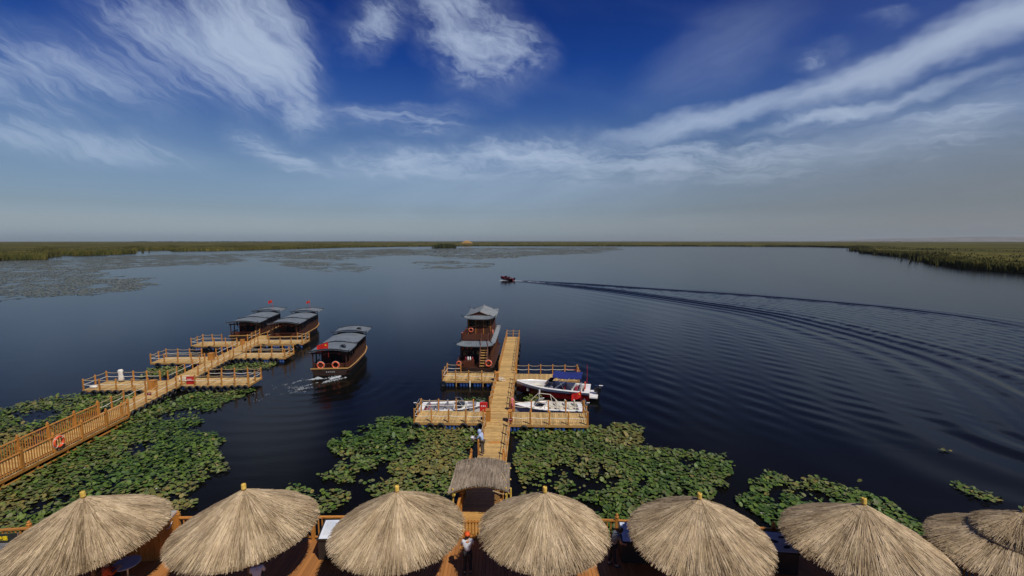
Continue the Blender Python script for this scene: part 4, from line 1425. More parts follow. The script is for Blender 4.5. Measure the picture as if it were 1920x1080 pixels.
def tour_boat(loc, rz, label, flag_at, hatches, marks=False, drop=0.0):
    root = empty('tour_boat', loc, rz, label, 'boat', 'covered wooden tour boats')
    root.scale = (.74, 1, .97)
    st = [(-.1, 1.92, .78, 1.70, .05, -.25), (.6, 2.0, .72, 1.85, -.05, -.35), (4, 2.05, .62, 1.9, -.1, -.4), (10, 2.05, .64, 1.85, -.1, -.4), (13.0, 1.80, .82, 1.45, 0, -.3), (14.6, 1.25, 1.05, .85, .25, .05), (15.2, .85, 1.15, .5, .55, .45)]
    rows = hull_rows(st)
    hb = MB()
    hb.loft(rows)
    hb.add(rows[0], [(4, 3, 2, 1, 0)])
    hb.add(rows[-1], [(0, 1, 2, 3, 4)])
    hull = hb.build('hull', 'hull_brown', root)
    MB().loft([[(x, b - .02, s - .02), (x, -(b - .02), s - .02)] for (x, b, s, *_r) in st]).build('deck', 'dark_wood', root)
    for sy in (-1, 1):
        MB().tube([(x, sy * b, s + .02) for (x, b, s, *_r) in st], .065, 5).build('gunwale', 'gold_trim' if sy < 0 else 'boat_wood', hull)
        MB().tube([(x, sy * (b * .985), s - .24) for (x, b, s, *_r) in st], .04, 5).build('rubbing_strake', 'boat_wood', hull)
    MB().box((-.12, 0, .80), (.10, 4.0, .11)).build('transom_trim', 'gold_trim', hull)
    MB().tube([(15.2, -.85, 1.17), (15.2, .85, 1.17)], .06, 5).build('bow_trim', 'gold_trim', hull)
    if marks:
        for j in range(5):
            y = .32 - j * .2
            a = MB()
            a.box((-.115, y, .47), (.008, .12, .022)).box((-.115, y + .04, .42), (.008, .022, .12)).box((-.115, y - .03, .41), (.008, .02, .13)).box((-.115, y, .36), (.008, .13, .02))
            a.build('lettering', 'sign_white', hull)
    # cabin of posts, sills and window bays
    cw, c0, c1, f0, f1 = 1.58, 3.4, 13.2, .62, 2.52
    for sy in (-1, 1):
        wall = MB().box(((c0 + c1) / 2, sy * cw, f0 + .42), (c1 - c0, .07, .84)).build('side_wall', 'boat_wood', root)
        MB().box(((c0 + c1) / 2, sy * cw, f1 - .12), (c1 - c0, .08, .24)).build('lintel', 'boat_wood', wall)
        nb = 9
        for j in range(nb + 1):
            x = c0 + (c1 - c0) * j / nb
            MB().box((x, sy * (cw + .012), (f0 + f1) / 2), (.12, .10, f1 - f0)).build('post', 'dark_wood', wall)
        for j in range(nb):
            x = c0 + (c1 - c0) * (j + .5) / nb
            w = MB().box((x, sy * (cw - .02), f0 + 1.26), ((c1 - c0) / nb - .13, .03, .82)).build('window', 'glass', root)
            b = MB()
            b.box((x, sy * (cw + .008), f0 + 1.26), (.035, .03, .82))
            b.box((x, sy * (cw + .008), f0 + 1.45), ((c1 - c0) / nb - .13, .028, .035))
            b.build('glazing_bar', 'boat_wood', w)
    # end walls with door openings
    for x, nm in ((c0, 'front'), (c1, 'back')):
        for sy in (-1, 1):
            MB().box((x, sy * 1.08, (f0 + f1) / 2 - .35), (.07, .92, f1 - f0 - .7)).build('end_wall', 'red_wood', root)
            w = MB().box((x, sy * 1.08, f1 - .43), (.05, .88, .55)).build('window', 'glass', root)
            MB().box((x - .03, sy * 1.08, f1 - .43), (.03, .05, .55)).build('glazing_bar', 'boat_wood', w)
        MB().box((x, 0, f1 - .08), (.09, 3.1, .16)).build('lintel', 'boat_wood', root)
        MB().box((x + .12, 0, (f0 + f1) / 2), (.04, 1.2, f1 - f0 - .1)).build('door', 'black_gap', root)
    # open stern under its canopy
    for x, y in ((.15, 1.75), (.15, -1.75), (1.8, 1.8), (1.8, -1.8)):
        MB().box((x, y, 1.6), (.11, .11, 1.95)).build('post', 'dark_wood', root)
    MB().box((.15, 0, 2.50), (.12, 3.9, .16)).build('lintel', 'red_wood', root)
    rail = MB()
    for y in np.arange(-1.6, 1.7, .2):
        rail.box((.15, y, 1.0), (.035, .035, .6))
    rail.box((.15, 0, 1.30), (.06, 3.5, .06))
    rail.box((.15, 0, .82), (.05, 3.5, .05))
    rail.build('stern_rail', 'red_wood', root)
    for sy in (-1, 1):
        r2 = MB()
        for x in np.arange(.3, 3.3, .24):
            r2.box((x, sy * 1.8, 1.0), (.035, .035, .6))
        r2.box((1.75, sy * 1.8, 1.30), (3.1, .06, .06))
        r2.box((1.75, sy * 1.8, .82), (3.1, .05, .05))
        r2.build('side_rail', 'red_wood', root)
        # carved arch panel where canopy and cabin meet
        arch = MB()
        arch.loft([[(2.3 + 1.15 * t, sy * 1.84, 2.54 + .04), (2.3 + 1.15 * t, sy * 1.84, 2.5 - 1.15 * t ** 2.2)] for t in np.linspace(0, 1, 8)])
        arch.loft([[(2.3 + 1.15 * t, sy * 1.80, 2.54 + .04), (2.3 + 1.15 * t, sy * 1.80, 2.5 - 1.15 * t ** 2.2)] for t in np.linspace(0, 1, 8)])
        arch.build('arch_panel', 'red_wood', root)
    for sy in (-.8, .8):
        MB().lathe([(.03, -.16), (.10, -.10), (.12, 0), (.10, .10), (.03, .16)], 8, (1.2, sy, 2.25)).build('lantern', 'lantern', root)
    MB().box((1.2, 1.2, .9), (.7, .5, .55)).build('bench', 'red_wood', root)
    MB().box((1.0, -1.2, .95), (.5, .6, .6)).build('bench', 'red_wood', root)
    roof_seg(root, -.35, 4.7, 2.58, 2.12, .34)
    roof_seg(root, 4.55, 11.4, 2.66, 1.98, .42, end=.0)
    roof_seg(root, 11.0, 15.1, 2.98, 2.08, .36)
    MB().box((11.9, 0, 2.85), (.07, 3.2, .5)).build('clerestory', 'dark_wood', root)
    for (x, y) in hatches:
        hz = MB()
        zz = 2.95 if x < 10 else 3.3
        hz.loft([[(x - .45, y + .28, zz + .10), (x + .45, y + .22, zz + .02)], [(x - .50, y, zz + .28), (x + .45, y, zz + .22)], [(x - .45, y - .28, zz), (x + .45, y - .22, zz - .06)]])
        hz.add([(x - .45, y + .28, zz + .10), (x - .50, y, zz + .28), (x - .45, y - .28, zz)], [(0, 1, 2)])
        hz.tube([(x - .52, y + .32, zz + .08), (x - .55, y, zz + .31), (x - .52, y - .32, zz - .02)], .04, 5)
        hz.build('roof_hatch', 'roof_dark', root)
    fx, fy, fz, fs, fh = flag_at
    flag(root, fx, fy, fz, fh, fs, (.15, .99), mast='red_box')
    return root


def ends(p, q):
    return math.atan2(q[1] - p[1], q[0] - p[0])


tour_boat((-39.2, 65.4, 0), R(90 + 7), 'wooden tour boat moored left of the left pier\'s end', (12.6, -.6, 3.3, .75, 1.7), [])
tour_boat((-32.9, 64.6, 0), R(90 + 5), 'wooden tour boat moored right of the left pier\'s end', (13.6, -.3, 3.3, .65, 1.6), [])
TB = (-19.75, 48.15)
tour_boat((TB[0], TB[1], 0), R(90 + 5), 'wooden tour boat under way, white wash behind its stern', (-.1, .05, 2.1, 1.45, 1.75), [(1.9, -1.15), (13.2, -.9)], marks=True)


def on_boat(base, rz, p):
    c, s = math.cos(rz), math.sin(rz)
    return (base[0] + p[0] * c - p[1] * s, base[1] + p[0] * s + p[1] * c, p[2])


rzb = R(95)
lifebuoy(on_boat(TB, rzb, (.02, .95, 1.12)), rzb - math.pi / 2, 'lifebuoy on the left of the departing tour boat\'s stern', 1.25)
lifebuoy(on_boat(TB, rzb, (.02, -.62, 1.12)), rzb - math.pi / 2, 'lifebuoy on the right of the departing tour boat\'s stern', 1.25)


# ------------------------------------------------------------------ two-storey houseboat
def eave_ring(x0, x1, hw, z, up, n=10):
    """rectangular eave outline with corners that sweep up; returns corner-wise lists"""
    pts = []
    def side(a, b):
        for i in range(n):
            t = i / n
            k = abs(2 * t - 1) ** 4
            pts.append((a[0] + (b[0] - a[0]) * t, a[1] + (b[1] - a[1]) * t, z + up * k))
    side((x0, -hw), (x1, -hw)); side((x1, -hw), (x1, hw)); side((x1, hw), (x0, hw)); side((x0, hw), (x0, -hw))
    return pts


HB = empty('houseboat', (-4.16, 48.45, 0), HC, 'dark two-storey houseboat with grey upturned roofs and outside stairs', 'boat')
st = [(-.3, 1.9, .80, 1.7, .05, -.2), (.5, 2.1, .74, 1.9, -.1, -.35), (6, 2.2, .70, 2.0, -.1, -.4), (11, 2.15, .74, 1.9, -.1, -.4), (13.4, 1.5, .95, 1.1, .1, -.1), (14.2, .9, 1.1, .6, .5, .4)]
rows = hull_rows(st)
hb = MB(); hb.loft(rows); hb.add(rows[0], [(4, 3, 2, 1, 0)]); hb.add(rows[-1], [(0, 1, 2, 3, 4)])
hl = hb.build('hull', 'hull_brown', HB)
for sy in (-1, 1):
    MB().tube([(x, sy * b, s + .02) for (x, b, s, *_r) in st], .06, 5).build('gunwale', 'boat_wood', hl)
MB().loft([[(x, b - .02, s - .02), (x, -(b - .02), s - .02)] for (x, b, s, *_r) in st]).build('deck', 'dark_wood', HB)


def storey(x0, x1, hw, z0, z1, nb, mat_='boat_wood', front_door=True):
    for sy in (-1, 1):
        w = MB().box(((x0 + x1) / 2, sy * hw, z0 + .42), (x1 - x0, .07, .84)).build('side_wall', mat_, HB)
        MB().box(((x0 + x1) / 2, sy * hw, z1 - .14), (x1 - x0, .08, .28)).build('lintel', mat_, w)
        for j in range(nb + 1):
            MB().box((x0 + (x1 - x0) * j / nb, sy * (hw + .012), (z0 + z1) / 2), (.12, .10, z1 - z0)).build('post', 'red_wood', w)
        for j in range(nb):
            x = x0 + (x1 - x0) * (j + .5) / nb
            ww = (x1 - x0) / nb - .13
            g_ = MB().box((x, sy * (hw - .02), (z0 + .84 + z1 - .28) / 2), (ww, .03, z1 - z0 - 1.12)).build('window', 'glass', HB)
            b = MB()
            b.box((x, sy * (hw + .008), (z0 + .56 + z1) / 2), (.035, .03, z1 - z0 - 1.12)).box((x, sy * (hw + .008), z1 - .5), (ww, .028, .035)).box((x, sy * (hw + .008), z0 + 1.1), (ww, .028, .035))
            b.build('glazing_bar', mat_, g_)
    for x in (x0, x1):
        for sy in (-1, 1):
            c = sy * (hw * .64)
            e = MB().box((x, c, z0 + .42), (.07, hw * .66, .84)).build('end_wall', mat_, HB)
            MB().box((x, c, z1 - .14), (.075, hw * .66, .28)).build('lintel', mat_, e)
            MB().box((x - .01, c, (z0 + .84 + z1 - .28) / 2), (.03, hw * .60, z1 - z0 - 1.12)).build('window', 'glass', HB)
            fr = MB()
            for yy in (c - hw * .31, c + hw * .31):
                fr.box((x - .03, yy, (z0 + z1) / 2), (.06, .07, z1 - z0))
            fr.box((x - .03, c, z0 + .88), (.06, hw * .62, .07))
            fr.build('window_frame', 'orange_wood' if z0 > 2 else mat_, e)
        for sy in (-1, 1):
            d = MB().box((x - .02, sy * hw * .15, (z0 + z1) / 2 - .1), (.05, hw * .28, z1 - z0 - .2)).build('door', 'red_wood' if z0 > 2 else 'black_gap', HB)
            MB().box((x - .05, sy * hw * .15, (z0 + z1) / 2 + .25), (.02, hw * .17, .7)).build('pane', 'glass', d)


storey(2.1, 12.2, 1.72, .70, 2.95, 8)
# lower tiled skirt roof
outer = eave_ring(1.15, 12.9, 2.12, 2.86, .22)
inner = [(min(max(x, 2.0), 12.3), max(-1.62, min(1.62, y)), 3.26) for x, y, z in eave_ring(1.15, 12.9, 2.12, 0, 0)]
sk = MB(); sk.loft([outer, inner], close=True)
sk.loft([[(x, y, z - .07) for x, y, z in inner], [(x, y, z - .07) for x, y, z in outer]], close=True)
sk.loft([[(x, y, z - .07) for x, y, z in outer], outer], close=True)
skirt = sk.build('lower_roof', 'roof_tile', HB)


def tile_rows(parent, pairs, r=.035):
    m = MB()
    for a, b in pairs:
        m.tube([a, b], r, 4, caps=False)
    o = m.build('tile_rows', 'roof_tile', parent)
    o['kind'] = 'stuff'


pairs = []
for x in np.arange(2.1, 12.2, .20):
    for sy in (-1, 1):
        pairs.append(((x, sy * 2.12, 2.89), (x, sy * 1.62, 3.28)))
for y in np.arange(-1.6, 1.61, .2):
    pairs.append(((1.15, y, 2.89), (2.0, y, 3.28)))
tile_rows(skirt, pairs)
for sy in (-1, 1):
    MB().tube([(2.0, sy * 1.62, 3.30), (1.35, sy * 2.0, 3.02), (1.08, sy * 2.16, 3.14), (.95, sy * 2.26, 3.32)], [.06, .06, .06, .02], 5).build('corner_ridge', 'roof_dark', skirt)
    MB().tube([(12.3, sy * 1.62, 3.30), (12.8, sy * 2.0, 3.02), (12.95, sy * 2.16, 3.14), (13.1, sy * 2.26, 3.32)], [.06, .06, .06, .02], 5).build('corner_ridge', 'roof_dark', skirt)
MB().box((7.1, 0, 3.24), (10.2, 3.4, .10)).build('upper_deck', 'dark_wood', HB)
# upper terrace rail
def hb_rail(a, b, z):
    a, b = Vector(a), Vector(b)
    m = MB(); d = b - a; n = max(2, int(d.length / .16))
    for j in range(n + 1):
        p = a + d * (j / n)
        m.box((p.x, p.y, z + .36), (.035, .035, .66))
    m.beam((a.x, a.y, z + .70), (b.x, b.y, z + .70), .07, .06).beam((a.x, a.y, z + .12), (b.x, b.y, z + .12), .05, .05)
    m.beam((a.x, a.y, z + .48), (b.x, b.y, z + .48), .04, .035)
    r = m.build('terrace_rail', 'red_wood', HB)
    for p in (a, b):
        MB().box((p.x, p.y, z + .42), (.10, .10, .86)).build('post', 'red_wood', r)
hb_rail((2.1, 1.6, 0), (2.1, -.55, 0), 3.29)
hb_rail((2.1, 1.6, 0), (5.9, 1.6, 0), 3.29)
hb_rail((2.1, -1.6, 0), (5.9, -1.6, 0), 3.29)
hb_rail((-.1, 1.8, 0), (-.1, .45, 0), .76)
hb_rail((-.1, 1.8, 0), (2.0, 1.9, 0), .74)
hb_rail((-.1, -1.8, 0), (2.0, -1.9, 0), .74)
# outside stairs up to the terrace
stairs = MB()
for sy in (-.62, -1.42):
    stairs.beam((-.05, sy, .80), (2.2, sy, 3.35), .07, .24)
stair = stairs.build('stairs', 'red_wood', HB)
STEP = MB().box((0, 0, 0), (.25, .76, .045)).mesh('step', 'pier_edge')
for j in range(10):
    t = (j + .6) / 10.4
    put('step', STEP, stair, (-.05 + 2.25 * t, -1.02, .80 + 2.5 * t))
for sy in (-.62, -1.42):
    MB().beam((-.05, sy, 1.65), (2.2, sy, 4.15), .06, .06).build('handrail', 'red_wood', stair)
    for t in (0, .33, .66, 1.0):
        MB().box((-.05 + 2.25 * t, sy, 1.22 + 2.52 * t), (.06, .06, .9)).build('baluster', 'red_wood', stair)
storey(6.0, 11.6, 1.42, 3.29, 5.25, 5, 'boat_wood')
# hip-and-gable upper roof
EZ, RZ = 5.20, 5.98
oute = eave_ring(5.35, 12.2, 1.92, EZ, .30)
nE = len(oute) // 4
ur = MB()
mid_ring = []
for (x, y, z) in oute:
    mid_ring.append((min(max(x, 6.05), 11.5), max(-1.1, min(1.1, y)), EZ + .34))
ur.loft([oute, mid_ring], close=True)
ur.loft([[(x, y, z - .08) for x, y, z in mid_ring], [(x, y, z - .08) for x, y, z in oute]], close=True)
ur.loft([[(x, y, z - .08) for x, y, z in oute], oute], close=True)
gx0, gx1 = 5.95, 11.6
for sy in (-1, 1):
    r1 = [(gx0, sy * 1.14, EZ + .33), (gx1, sy * 1.14, EZ + .33)]
    r15 = [(gx0, sy * .55, EZ + .56), (gx1, sy * .55, EZ + .56)]
    r2 = [(gx0, 0, RZ), (gx1, 0, RZ)]
    ur.loft([r1, r15, r2] if sy < 0 else [r2, r15, r1])
uroof = ur.build('upper_roof', 'roof_tile', HB)
for x in (gx0 + .06, gx1 - .06):
    MB().add([(x, -1.08, EZ + .34), (x, 1.08, EZ + .34), (x, .55, EZ + .53), (x, 0, RZ - .03), (x, -.55, EZ + .53)], [(0, 1, 2, 3, 4)]).build('gable', 'boat_wood', uroof)
    for sy in (-1, 1):
        MB().tube([(x - .06, 0, RZ + .02), (x - .06, sy * .55, EZ + .58), (x - .06, sy * 1.16, EZ + .36)], .05, 5).build('bargeboard', 'red_wood', uroof)
MB().tube([(gx0 - .1, 0, RZ + .10), (gx0 + .4, 0, RZ + .05), (gx1 - .4, 0, RZ + .05), (gx1 + .1, 0, RZ + .10)], .085, 6).build('ridge', 'roof_tile', uroof)
pairs = []
for x in np.arange(6.1, 11.5, .19):
    for sy in (-1, 1):
        pairs.append(((x, sy * 1.92, EZ + .02), (x, sy * 1.12, EZ + .36)))
        pairs.append(((x, sy * 1.12, EZ + .36), (x, sy * .55, EZ + .58)))
        pairs.append(((x, sy * .55, EZ + .58), (x, 0, RZ + .02)))
for y in np.arange(-1.1, 1.11, .19):
    pairs.append(((5.35, y, EZ + .02), (6.05, y, EZ + .36)))
    pairs.append(((12.2, y, EZ + .02), (11.5, y, EZ + .36)))
tile_rows(uroof, pairs, .032)
for cx, sx in ((5.35, -1), (12.2, 1)):
    for sy in (-1, 1):
        MB().tube([(cx - sx * .70, sy * 1.12, EZ + .40), (cx - sx * .2, sy * 1.70, EZ + .20), (cx + sx * .03, sy * 1.95, EZ + .34), (cx + sx * .20, sy * 2.10, EZ + .62)], [.06, .06, .055, .015], 5).build('corner_ridge', 'roof_dark', uroof)
for j in range(3):
    MB().lathe([(.02, -.12), (.07, -.08), (.085, 0), (.07, .08), (.02, .12)], 8, (1.9, 1.45 - j * .5, 2.45)).build('lantern', 'lantern', HB)
for y, m_ in ((.75, 'white_paint'), (.5, 'white_paint'), (1.0, 'red_vinyl'), (.25, 'red_vinyl')):
    MB().lathe([(.06, 0), (.09, .05), (.10, .25), (.05, .33), (.05, .42)], 8, (.9, y, 1.35)).build('bottle', m_, HB)
MB().box((1.0, .65, 1.05), (.6, 1.1, .60)).build('porch_table', 'red_wood', HB)
hbp = (-4.16, 48.45)
for p, lab, ax in (((-.14, 1.62, 1.25), 'lifebuoy at the left of the houseboat\'s lower porch', 0), ((-.14, -1.62, 1.30), 'lifebuoy at the foot of the houseboat\'s stairs', 0),
                   ((3.2, 1.72, 3.75), 'lifebuoy on the left rail of the houseboat\'s terrace', 1), ((4.6, -1.72, 3.80), 'lifebuoy on the right rail of the houseboat\'s terrace', 1), ((5.9, 1.05, 3.75), 'lifebuoy against the houseboat\'s upper cabin wall', 0)):
    lifebuoy(on_boat(hbp, HC, p), HC - math.pi / 2 + (math.pi / 2 if ax else 0), lab, 1.15 if 'foot' in lab else .85)


# ------------------------------------------------------------------ open motor boats
def sport_hull(root, L, B, sheer, rise, lower, upper, split=.42):
    xs = np.linspace(0, 1, 15)
    low, up, rim, inn = [], [], [], []
    for t in xs:
        b = B / 2 * (1 - max(0, (t - .42) / .58) ** 2.3) + .02
        x = L * t + (.0 if t < .9 else 0)
        s = sheer + rise * t ** 1.7
        keel = -.30 + .55 * max(0, (t - .62) / .38) ** 2.0 * (sheer + .1)
        ch = b * (.86 - .25 * max(0, t - .5))
        cz = .08 + .5 * max(0, t - .45) ** 1.5 * sheer
        zs = cz + (s - cz) * split
        bs = ch + (b - ch) * split
        xo = x - .28 * max(0, (t - .8) / .2) * 0
        low.append([(xo, bs, zs), (xo, ch, cz), (xo, 0, keel), (xo, -ch, cz), (xo, -bs, zs)])
        up.append(((xo, bs, zs), (xo, b + .03, s), (xo, -bs, zs), (xo, -b - .03, s)))
        rim.append((xo, b, s))
    h = MB(); h.loft(low); h.add(low[0], [(4, 3, 2, 1, 0)])
    hull = h.build('hull', lower, root, smooth=False)
    u = MB()
    u.loft([[r[1], r[0]] for r in up]); u.loft([[r[2], r[3]] for r in up])
    t0 = up[0]
    u.add([t0[0], t0[1], t0[3], t0[2]], [(0, 1, 2, 3)])
    u.build('topsides', upper, root)
    MB().tube([(x, b + .03, s) for x, b, s in rim] + [(x, -b - .03, s) for x, b, s in rim[::-1]], .035, 5).build('rub_rail', upper, root)
    return rim


def cockpit(root, L, B, rim, t0, t1, floor, wall=.26, deckm='white_gel', inm='white_gel'):
    """deck surface round a sunken well between t0 and t1 of the length"""
    n = len(rim)
    d = MB()
    well = []
    for (x, b, s) in rim:
        t = x / L
        iw = max(0.0, b - wall) if t0 <= t <= t1 else 0
        well.append((x, iw, s))
    for i in range(n - 1):
        (x0, b0, s0), (x1, b1, s1) = rim[i], rim[i + 1]
        w0, w1 = well[i][1], well[i + 1][1]
        if w0 == 0 and w1 == 0:
            d.loft([[(x0, b0, s0), (x0, 0, s0 + .05), (x0, -b0, s0)], [(x1, b1, s1), (x1, 0, s1 + .05), (x1, -b1, s1)]])
        else:
            if w0 == 0:
                w0 = min(w1, b0)
                d.add([(x0, w0, s0), (x0, -w0, s0), (x0, -w0, floor), (x0, w0, floor)], [(0, 1, 2, 3)])
            if w1 == 0:
                w1 = min(w0, b1)
                d.add([(x1, w1, s1), (x1, -w1, s1), (x1, -w1, floor), (x1, w1, floor)], [(3, 2, 1, 0)])
            for sg in (1, -1):
                d.loft([[(x0, sg * b0, s0), (x0, sg * w0, s0)], [(x1, sg * b1, s1), (x1, sg * w1, s1)]])
                d.loft([[(x0, sg * w0, s0), (x0, sg * w0, floor)], [(x1, sg * w1, s1), (x1, sg * w1, floor)]])
            d.add([(x0, w0, floor), (x0, -w0, floor), (x1, -w1, floor), (x1, w1, floor)], [(0, 1, 2, 3)])
    return d.build('deck', deckm, root)


def outboard(root, x, z, s=1.0):
    o = MB().loft([[(x - .05 - .5 * s * k, y * s * w, z + h * s) for (y, h) in ((-.20, .0), (-.22, .35), (-.12, .52), (.12, .52), (.22, .35), (.20, 0))] for k, w in ((0, .8), (.3, 1.05), (.75, 1.0), (1.05, .7))], close=True, cap=True).build('outboard_motor', 'black_gel', root, smooth=False)
    MB().box((x - .32 * s, 0, z - .25 * s), (.22 * s, .14 * s, .7 * s)).build('leg', 'black_gel', o)
    MB().box((x - .10, 0, z + .05), (.2, .3, .25)).build('bracket', 'steel', o)
    MB().box((x - .55 * s, 0, z + .53 * s), (.3 * s, .16 * s, .02)).build('cowl_stripe', 'white_paint', o)
    return o


def seat(root, x, y, z, m, w=.5, face=1):
    s = MB().box((x, y, z + .16), (.45, w, .32)).build('seat', m, root)
    MB().loft([[(x - face * .20, y + w / 2 * k, z + .30), (x - face * .24, y + w / 2 * k, z + .75), (x - face * .32, y + w / 2 * k, z + .75), (x - face * .28, y + w / 2 * k, z + .28)] for k in (-1, -.9, .9, 1)], close=True, cap=True).build('backrest', m, s)


def windscreen(root, x, z, w, h, rake=.35):
    pts = [(x - .45, w / 2, z), (x, w * .38, z + .02), (x + .12, 0, z + .03), (x, -w * .38, z + .02), (x - .45, -w / 2, z)]
    top = [(p[0] - rake, p[1] * .93, p[2] + h) for p in pts]
    wsc = MB().loft([pts, top]).build('windscreen', 'glass', root)
    fr = MB().tube(top, .018, 5)
    for a, b in zip(pts, top):
        fr.tube([a, b], .016, 4)
    fr.build('frame', 'steel', wsc)


# red and white motorboat with the blue sunshade
mb_p, mb_q = (7.25, 41.05), (.45, 42.55)
MH = ends(mb_p, mb_q)
M1 = empty('motorboat', (mb_p[0], mb_p[1], 0), MH, 'red and white motorboat with blue canvas sunshade', 'boat')
rim = sport_hull(M1, 6.95, 2.45, .86, .34, 'red_gel', 'white_gel', .70)
cockpit(M1, 6.95, 2.45, rim, .13, .93, .34, .30)
MB().box((-.35, 0, .36), (.75, 2.1, .10)).build('swim_platform', 'white_gel', M1)
outboard(M1, -.35, .62, 1.15)
for y in (-.58, .58):
    seat(M1, 2.55, y, .34, 'red_vinyl', .52)
MB().box((1.15, 0, .58), (.5, 1.75, .42)).build('rear_bench', 'red_vinyl', M1)
MB().loft([[(.88, y, .72), (.80, y, 1.12), (.92, y, 1.14), (1.02, y, .72)] for y in (-.85, .85)], close=True, cap=True).build('rear_backrest', 'grey_vinyl', M1)
for y in (-.62, .62):
    MB().box((3.65, y, .72), (.55, .62, .70)).build('console', 'grey_vinyl', M1)
    MB().box((5.2, y * .82, .60), (1.3, .30, .30)).build('bow_seat', 'cream_vinyl', M1)
windscreen(M1, 4.15, 1.02, 1.95, .42)
arch = MB()
for sy in (-1, 1):
    arch.tube([(3.3, sy * 1.02, .92), (1.8, sy * .98, 2.05)], .025, 5)
    arch.tube([(1.0, sy * 1.02, .85), (1.4, sy * .98, 2.05)], .022, 5)
    arch.tube([(2.3, sy * 1.02, .9), (3.0, sy * .98, 2.08)], .020, 5)
arch.build('sunshade_frame', 'steel', M1)
bm = [[(x, y * .98, 2.07 + .10 * (1 - y * y) + .05 * math.sin(x * 2.1) - (.10 if abs(y) > .99 else 0)) for y in (-1, -.96, -.5, 0, .5, .96, 1)] for x in (.75, 1.3, 2.0, 2.8, 3.4)]
bb = MB(); bb.loft(bm); bb.loft([[(x, y, z - .03) for x, y, z in r[::-1]] for r in bm]); bb.build('sunshade', 'blue_canvas', M1)
MB().tube([(1.0, -.55, 2.30), (1.0, -.5, 2.42), (2.3, -.5, 2.44), (2.3, -.55, 2.30)], .02, 5).build('roof_rack', 'red_box', M1)
MB().tube([(.35, -.95, .8), (.35, -.95, 2.9)], .018, 5).build('antenna', 'red_box', M1)
MB().box((.45, .2, 1.15), (.10, .34, .72)).build('fire_bottle', 'lifebuoy', M1)
MB().tube([(4.55, 1.26, .85), (4.55, 1.28, .45)], .075, 8).build('fender', 'white_paint', M1)
for j in range(5):
    MB().box((1.35 + j * .11, 1.272, .76 + .004 * j), (.07, .008, .075)).build('lettering', 'red_gel', M1)
flag(M1, .75, 1.33, .10, .95, 1.0, (.95, .3), mast='red_box')


def open_boat(loc, rz, L, label, arch_at, consol, n_seats, trim='white_gel', stern_red=False):
    r = empty('open_boat', (loc[0], loc[1], 0), rz, label, 'boat', 'white open passenger boats')
    rim_ = sport_hull(r, L, 2.0, .52, .26, 'white_gel', 'white_gel', .5)
    cockpit(r, L, 2.0, rim_, .08, .70, .20, .24)
    MB().tube([(x, b + .035, s - .12) for x, b, s in rim_], .02, 4).build('stripe', 'black_gel', r)
    MB().tube([(x, -b - .035, s - .12) for x, b, s in rim_], .02, 4).build('stripe', 'black_gel', r)
    outboard(r, -.02, .45, .8)
    for j in range(n_seats):
        x = .95 + j * .78
        for y in (-.40, .40):
            seat(r, x, y, .20, 'grey_vinyl' if consol else 'cream_vinyl', .44)
    if consol:
        MB().box((L * .60, 0, .52), (.5, 1.2, .55)).build('console', 'black_gel', r)
        windscreen(r, L * .67, .74, 1.5, .38)
        MB().loft([[(L * .72, y, .68 + .03 * (1 - abs(y)))for y in (-.75, 0, .75)], [(L * .86, y * .7, .77) for y in (-.75, 0, .75)]]).build('foredeck_pad', 'grey_vinyl', r)
        MB().tube([(L * .82, -.55, .74), (L * .86, -.5, 1.0), (L * .99, 0, 1.05), (L * .86, .5, 1.0), (L * .82, .55, .74)], .02, 5).build('bow_rail', 'steel', r)
    else:
        windscreen(r, L * .70, .72, 1.55, .32)
    if arch_at:
        a_ = MB()
        for sy in (-1, 1):
            a_.tube([(arch_at + .9, sy * .92, .62), (arch_at + .1, sy * .85, 1.42), (arch_at - .9, sy * .85, 1.30), (arch_at - 1.6, sy * .92, .60)], .028, 5)
        for dx_, z_ in ((.1, 1.42), (-.9, 1.30)):
            a_.tube([(arch_at + dx_, -.85, z_), (arch_at + dx_, .85, z_)], .026, 5)
        a_.build('arch_frame', 'cream_vinyl', r)
    if stern_red:
        for sy in (-.5, 0, .5):
            MB().lathe([(.10, 0), (.22, .05), (.24, .2), (.12, .34), (.0, .36)], 8, (.62, sy, .28)).build('life_vest', 'red_vinyl', r)
    MB().tube([(.1, -.8, .6), (-.25, -.75, .95), (-.25, .75, .95), (.1, .8, .6)], .022, 5).build('stern_rail', 'steel', r)
    MB().box((1.6, -1.02, .42), (.42, .012, .12)).build('lettering', 'black_gel', r)
    return r


bR = open_boat((6.0, 37.35), R(180), 5.75, 'white open boat at the right of the central pier, pale tube frame over it', 3.6, False, 3)
bL = open_boat((-7.75, 37.35), R(0), 5.5, 'white open boat at the left of the central pier, dark seats in rows', None, True, 3, stern_red=True)

# speedboat crossing the lake
SPD = Vector((0.6, 165.6, .12))
s_h = math.atan2(.50, -.86)
S1 = empty('speedboat', SPD, s_h, 'small dark red speedboat racing left across open water', 'boat')
S1.rotation_euler = (0, R(-5), s_h)
rim = sport_hull(S1, 5.6, 2.0, .62, .42, 'red_gel', 'red_gel', .5)
cockpit(S1, 5.6, 2.0, rim, .1, .72, .25, .22, 'red_gel')
outboard(S1, 0, .62, 1.0)
seat(S1, 1.6, -.4, .25, 'grey_vinyl'); seat(S1, 1.6, .4, .25, 'grey_vinyl')
MB().box((3.3, 0, .6), (.4, 1.0, .6)).build('console', 'black_gel', S1)
windscreen(S1, 3.9, .92, 1.4, .35)


